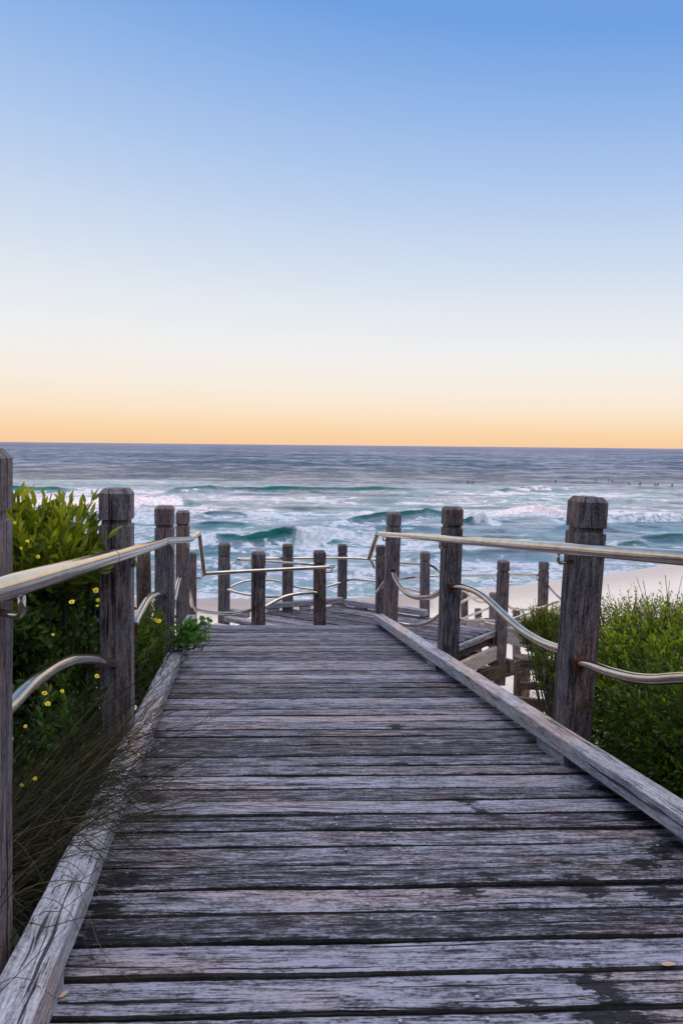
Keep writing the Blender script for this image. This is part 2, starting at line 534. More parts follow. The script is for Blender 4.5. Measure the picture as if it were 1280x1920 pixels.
# --- barrier across the ramp foot
BR = empty('railing', U(540, 1176, 8.0), 'short railing with a straight top rail across the left half of the ramp foot', 'railing')
B1 = make_post(BR, 484.5, 1034, 484, 1175, 7.75, 27, zlow=7 - 2.25)
B2 = make_post(BR, 599, 1032, 599, 1172, 8.2, 24.5, zlow=7 - 2.3)
B0 = make_post(BR, 361, 1035, 361, 1150, 8.3, 16, zlow=7 - 2.3)
o = rail(BR, 'handrail', [U(383, 1077, 7.6), U(388, 1075.5, 7.62), U(480, 1070, 7.62), U(560, 1066, 7.86), U(626, 1062.5, 8.1)], .019, True, 14, 5)
rod(BR, 'bracket', [U(380, 1078, 7.6), U(379, 1084, 7.7), U(366, 1084, 8.2)], .007)
rod(BR, 'bracket', [U(622, 1064, 8.1), U(622, 1073, 8.1), U(610, 1073, 8.2)], .007)
rod(BR, 'bracket', [U(499, 1070, 7.65), U(499, 1079, 7.65), U(490, 1079, 7.7)], .007)
wl = rail(BR, 'lower_rail', [(367, 1143, 8.2), (380, 1146, 8.1), (399, 1149, 8.0), (420, 1150, 7.9), (438, 1149, 7.85), (460, 1146, 7.75), (480, 1141, 7.7)], .0175)
flange(wl, U(481, 1141, 7.68), np.array([0, 1, 0]), .04)
wl = rail(BR, 'lower_rail', [(490, 1141, 7.72), (503, 1134, 7.8), (524, 1123, 7.9), (540, 1117, 7.95), (560, 1113, 8.0), (575, 1111.5, 8.05), (594, 1111, 8.1)], .0175)
flange(wl, U(595, 1111, 8.1), np.array([0, 1, 0]), .04)

# --- landing's outer railing
YL = -.56
YL2 = .40
OR = empty('railing', (.05, 9.95, ZL), 'outer railing round the seaward edge of the landing, low wavy rails between slim posts', 'railing')
A_ = make_post(OR, 420.5, 1018, 420, 1170, 9.1, 22.5, zlow=ZL - .3)
C_ = make_post(OR, 539.5, 1020, 539, 1150, 9.6, 21, zlow=ZL - .25)
E_ = make_post(OR, 642, 1020, 641, 1133, 10.05, 18.5, zlow=ZL - .25)
F_ = make_post(OR, 713, 1022, 712, 1155, 9.0, 18.5, zlow=ZL - .1)
G_ = make_post(OR, 796.5, 1034, 795.5, 1160, 9.4, 19.5, zlow=ZL - .25)
o = rail(OR, 'handrail', [(443, 1048, 9.3), (497, 1047.5, 9.5), (590, 1046.5, 9.75), (647, 1046.5, 9.95), (690, 1048.5, 9.9), (751, 1055, 9.75), (790, 1058.5, 9.55), (806, 1060, 9.4), (818, 1067, 9.2), (828, 1078, 9.0)], .0165, True, 12)
rod(OR, 'bracket', [U(444, 1048, 9.3), U(442, 1056, 9.3), U(434, 1056.5, 9.3)], .007)
rail(OR, 'stair_rail', [(446, 1049.5, 9.1), (500, 1053, 8.9), (590, 1058.5, 8.6)], .0155, True, 12)
for pts in ([(431, 1101, 9.2), (448, 1093, 9.3), (471, 1088, 9.4), (497, 1087, 9.5), (517, 1089, 9.55), (537, 1095, 9.55)],
            [(545, 1098, 9.7), (556, 1101, 9.75), (570, 1103, 9.8), (588, 1104, 9.85), (612, 1100, 9.95), (639, 1092, 10.0)],
            [(647, 1088.5, 10.05), (671, 1087, 9.95), (702, 1090, 9.85), (740, 1098, 9.7), (763, 1103, 9.6), (790, 1111, 9.45)],
            [(426, 1105, 9.0), (445, 1111, 9.0), (471, 1116, 9.05), (497, 1119, 9.15), (530, 1119, 9.4)]):
    o = rail(OR, 'lower_rail', pts, .015, True, 12)
wl = rail(OR, 'lower_rail', [(705, 1112, 8.9), (709, 1107, 8.7), (714, 1100, 8.4), (722, 1089, 8.1)], .0175, True, 12)
wl = rail(OR, 'lower_rail', [(712, 1152, 8.9), (730, 1163, 8.6), (747, 1168, 8.4), (771, 1172, 8.3), (794, 1169, 8.2), (812, 1161, 8.1), (826, 1151, 8.0)], .0185, True, 12)

# --- lower stair railing to the right
SR = empty('railing', U(941, 1200, 8.9), 'thin railing of the lower stairs to the beach, behind the right ramp railing', 'railing')
I_ = make_post(SR, 943.5, 1051, 936.5, 1240, 8.55, 24, zlow=U(936, 1283, 8.55)[2])
J_ = make_post(SR, 1019, 1053, 1017, 1130, 11.2, 20, zlow=7 - 3.4)
K_ = make_post(SR, 924, 1111, 923, 1172, 12.0, 15, zlow=7 - 3.6)
L_ = make_post(SR, 870, 1106, 870, 1168, 11.6, 14.5, zlow=7 - 3.6)
M_ = make_post(SR, 896, 1141, 896, 1172, 13.5, 14, zlow=7 - 3.8)
N_ = make_post(SR, 967.5, 1140, 967.5, 1172, 13.0, 15, zlow=7 - 3.8)
rail(SR, 'handrail', [(745, 1087, 9.2), (770, 1083, 9.4), (800, 1080.5, 9.6), (824, 1080, 9.7), (880, 1079.5, 10.1), (930, 1079, 10.5), (975, 1078, 10.9), (1007, 1078.5, 11.1)], .0165, True, 12)
rod(SR, 'bracket', [U(925, 1080, 8.9), U(925, 1088, 8.9), U(934, 1090, 8.6)], .007)
rod(SR, 'bracket', [U(1005, 1079, 11.1), U(1005, 1087, 11.1), U(1013, 1088, 11.2)], .008)
rail(SR, 'handrail', [(1022, 1091, 11.2), (1032, 1104, 11.0), (1043, 1116, 10.8), (1052, 1126, 10.6), (1049, 1136, 10.5), (1032, 1146, 10.5)], .016, True, 12)
for pts in ([(949, 1133, 10.3), (958, 1140, 10.4), (971, 1143, 10.6), (991, 1143, 10.8), (1020, 1137, 10.9), (1048, 1127, 10.8)],
            [(960, 1160, 11.2), (975, 1155, 11.2), (994, 1148, 11.2), (1010, 1142, 11.2)],
            [(845, 1139, 9.2), (863, 1130, 9.4), (874, 1124, 9.7), (883, 1121, 10), (896, 1120.5, 10.4), (905, 1122, 10.8), (916, 1127, 11.2)],
            [(856, 1098, 10), (868, 1107, 10.4), (877, 1114, 10.7), (886, 1122, 11), (896, 1128, 11.3), (915, 1129, 11.7)],
            [(862, 1162, 10.5), (876, 1156, 10.8), (897, 1148, 11.2), (917, 1140, 11.8)],
            [(872, 1172, 11.6), (878, 1168, 11.7), (889, 1162, 11.9), (899, 1160, 12), (909, 1160, 12.0), (919, 1161.5, 12.1), (928, 1164, 12.1)]):
    rail(SR, 'lower_rail', pts, .0165, True, 12)

# ------------------------------------------------------------------ the ramp
RAMP = empty('boardwalk_ramp', RP(.5, 3.5, 0), 'weathered grey timber boardwalk ramp sloping down from the foreground towards the sea', 'boardwalk')
gaps_v = []
vv = .35
known = [1.626, 1.754, 1.894, 2.036, 2.174, 2.308, 2.43, 2.565, 2.697, 2.822, 2.97, 3.096, 3.231, 3.395]
v0 = 1.626
back = []
while v0 > .3:
    v0 -= rnd.uniform(.130, .142); back.append(v0)
gaps_v = back[::-1] + known
while gaps_v[-1] < 7.33: gaps_v.append(gaps_v[-1] + rnd.uniform(.118, .150))
gaps_v[-1] = 7.47 if 7.47 - gaps_v[-2] > .1 else 7.49

stains = [(*U(1100, 1850, 1.7)[:2], .05, .05), ]
def deck_pt(px, py):
    r = ray(px, py); s = (NRM @ (O - EYE)) / (NRM @ r); return EYE + r * s
SP = []
for px, py, rad in ((1098, 1835, .042), (1135, 1862, .035), (1150, 1905, .06), (883, 1662, .032), (880, 1678, .03), (872, 1500, .04), (905, 1518, .032), (925, 1530, .03), (1090, 1657, .05), (1110, 1670, .04),
                    (1255, 1585, .05), (1230, 1600, .04), (740, 1362, .045), (735, 1310, .03), (750, 1432, .03), (540, 1310, .03), (430, 1318, .03), (995, 1892, .03), (910, 1645, .03), (1052, 1618, .028),
                    (200, 1700, .05), (190, 1760, .055), (290, 1500, .05), (310, 1440, .045), (230, 1650, .05), (1130, 1480, .045), (1190, 1530, .05), (640, 1620, .02), (1240, 1675, .05), (1200, 1620, .05)):
    SP.append((deck_pt(px, py), rad))


def stain_fn(P):
    s = 0
    for Q, rad in SP:
        d2 = ((P[0] - Q[0]) / (rad * 1.35)) ** 2 + ((P[1] - Q[1]) / rad) ** 2
        if d2 < 6: s = max(s, math.exp(-d2))
    return s


def vm0(g_, i): return (g_[i] + g_[i + 1]) / 2
mb = MB()
UL, UR = -.455, 1.44
for i in range(len(gaps_v) - 1):
    a, b2 = gaps_v[i], gaps_v[i + 1]
    g = rnd.choice([.007, .010, .012, .014]) if i % 4 else .019
    if vm0(gaps_v, i) > 3.4: g += .003
    a += g / 2; b2 -= g / 2
    vm = (a + b2) / 2; w = (b2 - a) * np.linalg.norm(D) * .998
    dz = rnd.uniform(-.0022, .0022)
    sk = rnd.uniform(-.002, .002)
    p0 = RP(UL - rnd.uniform(0, .02), vm - sk, -.018 + dz); p1 = RP(UR + rnd.uniform(0, .02), vm + sk, -.018 + dz + rnd.uniform(-.002, .002))
    near = vm < 4
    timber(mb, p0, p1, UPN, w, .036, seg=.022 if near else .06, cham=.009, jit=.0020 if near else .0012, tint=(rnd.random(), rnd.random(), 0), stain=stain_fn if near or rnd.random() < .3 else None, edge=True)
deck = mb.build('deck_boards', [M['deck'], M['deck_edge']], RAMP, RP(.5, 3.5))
# bearers
for u in (-.36, .12, .50, .92, 1.38):
    mb = MB(); timber(mb, RP(u, .3, -.14), RP(u, 7.4, -.14), UPN, .05, .19, seg=.5)
    mb.build('bearer', M['log'], RAMP, RP(u, .3, -.14))
mb = MB(); timber(mb, RP(-.52, 7.45, -.14), RP(1.49, 7.45, -.14), UPN, .045, .19, seg=.3)
mb.build('end_board', M['deck'], RAMP, RP(.5, 7.45, -.14))
for u in (-.475, 1.46):
    mb = MB(); timber(mb, RP(u, .3, -.14), RP(u, 7.4, -.14), UPN, .035, .16, seg=.5)
    mb.build('edge_beam', M['post'], RAMP, RP(u, .3, -.14))
# kerbs
def kerb(u_in, side, cuts):
    for a, b2 in zip(cuts[:-1], cuts[1:]):
        mb = MB()
        uc = u_in + side * .046
        off = rnd.uniform(-.003, .003)
        timber(mb, RP(uc + off, a + .003, .078), RP(uc - off, b2 - .003, .078), UPN, .094, .072, seg=.05, cham=.007, jit=.0016)
        mb.build('kerb_rail', M['kerb'], RAMP, RP(uc, (a + b2) / 2, .078))
kerb(-.361, -1, [.3, 3.36, 7.36])
kerb(1.336, 1, [.3, 5.33, 7.44])


def block(u, v, L, w=.08):
    mb = MB(); timber(mb, RP(u, v, .018), RP(u, v + L, .018), UPN, w, .046, seg=.04, cham=.004, jit=.001)
    mb.build('kerb_block', M['kerb'], RAMP, RP(u, v, .02))
for v, L in ((1.40, .2), (3.25, .22), (5.35, .2), (7.1, .2)): block(-.361 - .045, v, L)
for v, L in ((.9, .2), (3.07, .28), (5.12, .24), (7.2, .2)): block(1.336 + .045, v, L)
# screws
m0 = MB()
tube(m0, [(0, 0, -.001), (0, 0, .0014)], .0045, 10); tube(m0, [(0, 0, .0012), (0, 0, .0018)], .0022, 8)
scr0 = None
rot = Matrix.Rotation(math.atan(D[2]), 4, 'X')
k = 0
for i in range(len(gaps_v) - 1):
    for line, prob in ((.50, .75), (.33, .3), (1.30, .2), (-.30, .1)):
        for fr in (.27, .73):
            vm = gaps_v[i] + (gaps_v[i + 1] - gaps_v[i]) * fr
            if vm < 1.35 or vm > 3.4 or rnd.random() > prob: continue
            q = RP(line + rnd.uniform(-.012, .012), vm, .002)
            if scr0 is None:
                o = m0.build('screw', M['zinc'], RAMP, (0, 0, 0)); scr0 = o
            else:
                o = scr0.copy(); COL.objects.link(o); o.parent = RAMP
            o.location = [float(c) for c in (q - RP(.5, 3.5, 0))]; k += 1
# kerb screws
for u, v in ((-.405, 1.72), (-.40, 1.42), (-.41, 2.9)):
    o = scr0.copy(); COL.objects.link(o); o.parent = RAMP; o.location = [float(c) for c in (RP(u, v, .116) - RP(.5, 3.5, 0))]

# ------------------------------------------------------------------ landing
LAND = empty('boardwalk_landing', (.5, 8.7, ZL), 'angled timber landing at the foot of the ramp with diagonal boards and a low kerb', 'boardwalk')
poly = [(.05, 9.89), (1.04, 9.26), (1.74, 8.69), (1.30, 8.16), (.93, 7.62), (.47, 7.98), (-.4, 8.0), (-1.0, 8.0), (-1.25, 8.5), (-.88, 9.5)]
E1 = nrm([.844, -.537, 0]); E2 = np.array([.537, .844, 0])


def clip_intervals(poly, off):
    xs = []
    n = len(poly)
    for i in range(n):
        a = np.array([*poly[i], 0]); b2 = np.array([*poly[(i + 1) % n], 0])
        da, db = a @ E2 - off, b2 @ E2 - off
        if da * db < 0:
            t = da / (da - db); q = a + (b2 - a) * t; xs.append(q @ E1)
    xs.sort(); return list(zip(xs[::2], xs[1::2]))


mb = MB(); offs = [np.array([*q, 0]) @ E2 for q in poly]
o_ = min(offs) + .06
while o_ < max(offs):
    for a, b2 in clip_intervals(poly, o_):
        if b2 - a > .08:
            dz = rnd.uniform(-.003, .003)
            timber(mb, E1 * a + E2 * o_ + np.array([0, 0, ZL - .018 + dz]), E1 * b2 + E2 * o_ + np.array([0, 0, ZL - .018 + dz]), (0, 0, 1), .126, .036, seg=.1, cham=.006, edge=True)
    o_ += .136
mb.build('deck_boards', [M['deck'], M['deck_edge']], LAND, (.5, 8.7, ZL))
# link slope between ramp and landing
mb = MB()
for i in range(6):
    t0 = (i + .5) / 6
    c = np.array([0, 0, 0.0])
    y = 7.50 + t0 * .60; z = (6 + D[2] * 7.50) - .03 + (ZL - (6 + D[2] * 7.5) + .045) * t0
    timber(mb, (-1.1, y - .05, z - .018), (.42, y + .02, z - .018), (0, -.3, 1), .11, .036, seg=.1)
mb.build('link_boards', M['deck'], LAND, (-.3, 7.8, ZL))
# kerbs of the landing
def kerb2(p, q, z=.085, h=.07, w=.09, nm='kerb_rail', mat='kerb'):
    mb = MB(); timber(mb, (p[0], p[1], ZL + z), (q[0], q[1], ZL + z), (0, 0, 1), w, h, seg=.08, cham=.006, jit=.0012)
    mb.build(nm, M[mat], LAND, (p[0], p[1], ZL + z))
kerb2((.02, 9.84), (-.93, 9.44)); kerb2((.07, 9.80), (1.02, 9.20), .07)
for p, q in (((-.9, 9.46), (-.76, 9.52)), ((-.1, 9.79), (.03, 9.84)), ((.2, 9.72), (.32, 9.645)), ((-.5, 9.62), (-.38, 9.67))):
    kerb2(p, q, .022, .044, .08, 'kerb_block')
# two step boards left of the barrier
kerb2((-1.32, 8.98), (-.55, 8.42), .03, .05, .12, 'step_board'); kerb2((-1.42, 8.62), (-.6, 8.1), .02, .05, .14, 'step_board')
kerb2((-1.30, 9.15), (-1.08, 8.98), .07, .07, .09, 'kerb_block')
# fascia on the right side
def fasc(p, q, z, h, w, nm, mat):
    mb = MB(); timber(mb, (p[0], p[1], ZL + z), (q[0], q[1], ZL + z), (0, 0, 1), w, h, seg=.1, cham=.005); mb.build(nm, M[mat], LAND, (p[0], p[1], ZL + z))
fasc((1.745, 8.60), (.95, 7.58), -.015, .055, .05, 'edge_board', 'kerb')
fasc((1.66, 8.62), (.90, 7.66), -.10, .09, .10, 'joist', 'log')
fasc((1.72, 8.52), (1.00, 7.56), -.225, .15, .05, 'bearer', 'beam')
fasc((1.0, 9.22), (1.76, 8.62), -.12, .15, .045, 'bearer', 'beam')
fasc((-.9, 9.46), (.03, 9.85), -.1, .13, .045, 'bearer', 'deck')
fasc((.03, 9.85), (1.0, 9.24), -.1, .13, .045, 'bearer', 'deck')
fasc((1.55, 8.75), (.4, 8.9), -.4, .16, .07, 'bearer', 'log'); fasc((1.9, 8.5), (1.2, 9.3), -.36, .12, .06, 'bearer', 'log')
fasc((1.2, 8.0), (2.3, 8.9), -.42, .14, .07, 'bearer', 'log'); fasc((1.1, 8.3), (2.2, 7.9), -.62, .12, .06, 'bearer', 'log')
for (px, py, Y, r, zt) in ((979, 1230, 8.9, .10, None), (905, 1250, 9.4, .08, None)):
    T = U(px, py, Y); mb = MB(); path = [T + np.array([0, 0, -k * .25]) for k in range(9)]
    tube(mb, path, lambda t: r * (1 - .06 * math.sin(t * 9)), 16, tint=(.4, .7, 0)); mb.build('pile', M['log'], LAND, T)
for x, y in ((-.8, 9.3), (.1, 9.6), (-.9, 8.3)):
    mb = MB(); tube(mb, [(x, y, ZL - .05 - k * .3) for k in range(5)], .08, 14); mb.build('pile', M['log'], LAND, (x, y, ZL))

# lower flight: treads and stringer going right and down
ST = empty('beach_stairs', (2.2, 10.3, 4.2), 'timber stairs below the landing leading down to the sand, half hidden behind posts and bush', 'stairs')
mb = MB(); timber(mb, U(905, 1180, 9.6), U(1010, 1205, 9.4), (0, 0, 1), .06, .2, seg=.2); mb.build('stringer', M['beam'], ST, U(905, 1180, 9.6))
mb = MB(); timber(mb, U(850, 1170, 10.6), U(1000, 1174, 10.8), (0, 0, 1), .06, .14, seg=.2); mb.build('stringer', M['beam'], ST, U(850, 1170, 10.6))
for i in range(5):
    a = U(935 + i * 14, 1178 + i * 2.5, 9.7); b2 = U(905 + i * 14, 1171 + i * 2, 10.7)
    mb = MB(); timber(mb, a, b2, (0, 0, 1), .15, .04, seg=.2); mb.build('tread', M['kerb'], ST, a)

# ------------------------------------------------------------------ numpy noise
_perm = rng.random((256, 256))


def vnoise(x, y):
    xi = np.floor(x).astype(int); yi = np.floor(y).astype(int)
    fx = x - xi; fy = y - yi
    fx = fx * fx * (3 - 2 * fx); fy = fy * fy * (3 - 2 * fy)
    a = _perm[xi & 255, yi & 255]; b2 = _perm[(xi + 1) & 255, yi & 255]
    c = _perm[xi & 255, (yi + 1) & 255]; d = _perm[(xi + 1) & 255, (yi + 1) & 255]
    return (a * (1 - fx) + b2 * fx) * (1 - fy) + (c * (1 - fx) + d * fx) * fy


def fbm(x, y, o=4, g=.5):
    s = 0; a = 1; t = 0
    for i in range(o):
        s = s + a * vnoise(x * 2 ** i + 17.3 * i, y * 2 ** i + 9.1 * i); t += a; a *= g
    return s / t


def sstep(x, a, b2):
    t = np.clip((x - a) / (b2 - a), 0, 1); return t * t * (3 - 2 * t)


def grid_mesh(name, V, nr, nc, mat, attrs={}, smooth=True):
    me = bpy.data.meshes.new(name)
    me.vertices.add(nr * nc); me.vertices.foreach_set('co', V.astype(np.float32).ravel())
    i = np.arange(nr - 1)[:, None] * nc + np.arange(nc - 1)[None, :]
    q = np.stack([i, i + 1, i + nc + 1, i + nc], -1).reshape(-1, 4)
    nf = len(q)
    me.loops.add(nf * 4); me.loops.foreach_set('vertex_index', q.ravel().astype(np.int32))
    me.polygons.add(nf); me.polygons.foreach_set('loop_start', np.arange(nf, dtype=np.int32) * 4)
    me.polygons.foreach_set('loop_total', np.full(nf, 4, np.int32))
    me.update(calc_edges=True)
    me.polygons.foreach_set('use_smooth', np.ones(nf, bool))
    for k, a in attrs.items():
        at = me.attributes.new(k, 'FLOAT', 'POINT'); at.data.foreach_set('value', a.astype(np.float32).ravel())
    me.materials.append(mat)
    o = bpy.data.objects.new(name, me); COL.objects.link(o)
    return o


def shore(x): return 35 + .118 * np.clip(x + 2, 0, 48) ** 1.5


# ------------------------------------------------------------------ sea
t_far = np.geomspace(.00035, .004, 40)[:-1]
t_mid = np.linspace(.004, .225, 860)
tt = np.concatenate([t_far, t_mid])[::-1]
pxs = np.concatenate([np.linspace(-3200, -340, 60)[:-1], np.linspace(-340, 1620, 640), np.linspace(1620, 4480, 60)[1:]])
az = (pxs - 640) / F
Yg = (7.0 / tt)[:, None] * np.ones_like(az)[None, :]
Xg = Yg * az[None, :]
dY = np.abs(np.gradient(7.0 / tt))[:, None] * np.ones_like(az)[None, :]
fade = lambda wl: np.clip(wl / (2.5 * dY) , 0, 1)
Z = np.zeros_like(Yg)
wx = Xg + 3 * (fbm(Xg / 9, Yg / 9, 3) - .5); wy = Yg + 2.0 * (fbm(Xg / 14 + 50, Yg / 6, 3) - .5)
Z += .55 * (fbm(wx / 38, wy / 9, 2) - .5) * fade(9) * sstep(Yg, 60, 140) * 1.6
Z += .38 * (fbm(wx / 10, wy / 3.2, 3) - .5) * fade(3.2)
Z += .13 * (fbm(wx / 2.2, wy / 1.0, 3) - .5) * fade(1.0)
Z *= sstep(Yg - shore(Xg), -2, 22) * .85 + .15
FO = np.zeros_like(Yg); TH = np.zeros_like(Yg)
nf1 = fbm(Xg / 1.6, Yg / .9, 5, .62); nf2 = fbm(Xg / 6, Yg / 2.0, 4)


def breaker(pts, A, wf=1.0, wb=4.0, foam=(), thin=1.0, env=None, apron=3.0):
    """pts: crest points in the picture; foam: list of (px0, px1, strength)"""
    P = [HZ(x, y, A) for x, y in pts]
    aa = np.array([q[0] / q[1] for q in P]); yy = np.array([q[1] for q in P])
    o_ = np.argsort(aa); aa = aa[o_]; yy = yy[o_]
    Yc = np.interp(az, aa, yy)[None, :] + .9 * (fbm(az * 25 + A * 9, az * 0 + 3.3, 3) - .5)[None, :] * 1.4
    w = (aa[-1] - aa[0]) * .28
    e = (sstep(az, aa[0], aa[0] + w) * (1 - sstep(az, aa[-1] - w, aa[-1])))[None, :]
    e = e * (.75 + .5 * vnoise(az * 60, az * 0 + A)[None, :])
    dl = Yg - Yc
    prof = np.where(dl < 0, np.exp(-(dl / wf) ** 2), np.exp(-(dl / wb) ** 2))
    trough = -.18 * np.exp(-((dl + 2.6 * wf) / (1.4 * wf)) ** 2)
    global Z, FO, TH
    lump = 0
    pxg = pxs[None, :]
    fm = np.zeros_like(Yg)
    for (x0, x1, s) in foam:
        ex = sstep(pxg, x0 - 6, x0 + 16) * (1 - sstep(pxg, x1 - 16, x1 + 6))
        fm = np.maximum(fm, s * ex * sstep(dl, -(wf * 2.0 + apron * .3), -wf * 1.2) * (1 - sstep(dl, wb * .25, wb * 1.1)))
        fm = np.maximum(fm, .62 * s * ex * sstep(dl, -(apron + wf), -wf) * (1 - sstep(dl, wb, wb * 2.6)))
    Z = Z + e * A * (prof + trough) * (1 + .45 * (nf2 - .5)) + fm * .30 * (nf1 - .35) * A
    FO = np.maximum(FO, fm * (.62 + .75 * nf1))
    TH = np.maximum(TH, thin * e * np.where(dl < 0, np.exp(-((dl + .35 * wf) / (.75 * wf)) ** 2), np.exp(-(dl / .5) ** 2)) * (1 - np.clip(fm * 1.4, 0, 1)))


breaker([(320, 1010), (385, 1006), (440, 1003), (500, 995), (535, 990), (570, 997), (640, 988), (700, 982)], .85, .9, 3, [(300, 412, .9), (548, 672, 1.0)], 1.0, apron=1.5)
breaker([(610, 972), (680, 966), (720, 962), (775, 958), (800, 954), (835, 958), (880, 964)], .6, .8, 3, [(610, 665, .8)], .9)
breaker([(850, 980), (885, 968), (905, 960), (925, 970)], .6, .8, 2.5, [(885, 945, 1.0)], 1.0)
breaker([(880, 955), (950, 953), (1000, 945), (1045, 956), (1100, 966), (1200, 965), (1300, 962), (1400, 960)], .65, .8, 3, [(880, 1075, 1.0), (1075, 1420, .7)], .5, apron=2.5)
breaker([(-300, 942), (0, 936), (120, 934), (250, 934), (310, 932), (352, 933), (400, 940), (480, 946)], .75, 1.2, 5, [(-300, 350, 1.0)], 1.0, apron=3)
breaker([(330, 914), (480, 912), (560, 909), (620, 910), (700, 909), (780, 913), (850, 916)], .62, 1.2, 7, [(560, 566, .5)], 1.0)
breaker([(-200, 914), (20, 913), (110, 914), (200, 916)], .55, 1.2, 7, [], .9)
breaker([(300, 916), (345, 914), (390, 914), (430, 916)], .5, 1.1, 5, [], .8)
breaker([(900, 916), (960, 913), (1010, 910), (1060, 911), (1110, 914)], .6, 1.2, 6, [(945, 1085, .55)], .9)
breaker([(700, 1038), (800, 1037), (880, 1033), (960, 1030), (1050, 1034), (1100, 1036)], .32, .9, 3, [], .5)
breaker([(1120, 1024), (1190, 1013), (1225, 1018)], .35, .9, 2.5, [(1120, 1170, .8)], .9)
breaker([(1170, 1008), (1260, 1003), (1330, 1003)], .35, .8, 2.5, [], .7)
breaker([(100, 985), (180, 975), (250, 968), (330, 970)], .5, .9, 3, [(150, 300, .8)], .7)
breaker([(600, 1075), (700, 1068), (760, 1062), (840, 1060)], .22, .6, 2, [(560, 860, .6)], .1, apron=4)
breaker([(300, 1060), (420, 1052), (560, 1050), (640, 1056)], .25, .7, 2, [(300, 640, .6)], .1, apron=5)
breaker([(100, 1030), (300, 1022), (480, 1030), (620, 1026)], .25, .8, 2.5, [(100, 560, .4)], .5, apron=3)
for (x0, y0, L, A, th) in ((420, 978, 140, .30, .7), (760, 985, 160, .25, .6), (600, 1010, 150, .22, .6), (420, 960, 120, .35, .7), (560, 950, 160, .3, .5), (150, 960, 100, .3, .6), (950, 1005, 160, .25, .6), (700, 935, 200, .35, .5), (1100, 985, 140, .28, .5), (400, 1035, 150, .2, .5)):
    breaker([(x0 - L / 2, y0 + 2), (x0, y0), (x0 + L / 2, y0 + 2)], A, .8, 2.2, [], th)
# lace of old foam between the breakers
lace = 1 - np.abs(2 * fbm(wx / 5.5 + 5, wy / 4.5, 4, .6) - 1) * 2.6
lace2 = 1 - np.abs(2 * fbm(wx / 2.2 + 25, wy / 1.8, 4, .6) - 1) * 2.4
big = fbm(Xg / 30 + 3, Yg / 10 + 7, 3)
zone = 1 - sstep(Yg, 95, 185)
FO = np.maximum(FO, np.clip(zone * (.17 + .30 * np.clip(lace, 0, 1) + .22 * np.clip(lace2, 0, 1) + 1.2 * (big - .5)), 0, .66) * (1 - .85 * np.clip(TH, 0, 1)))
# wash at the edge
de = Yg - shore(Xg) - 1.6 * (fbm(Xg / 6, Yg * 0 + 2, 3) - .5) * 2
FO = np.maximum(FO, .95 * np.exp(-((de + .2) / .9) ** 2))
FO = np.maximum(FO, .55 * (1 - sstep(de, 0, 12)) * (.5 + nf1))
Z = Z * sstep(de, -1, 6) + .02
ST_ = fbm(Xg / 60, Yg / 14, 4, .6) * sstep(Yg, 80, 200)
V = np.stack([Xg, Yg, Z], -1)


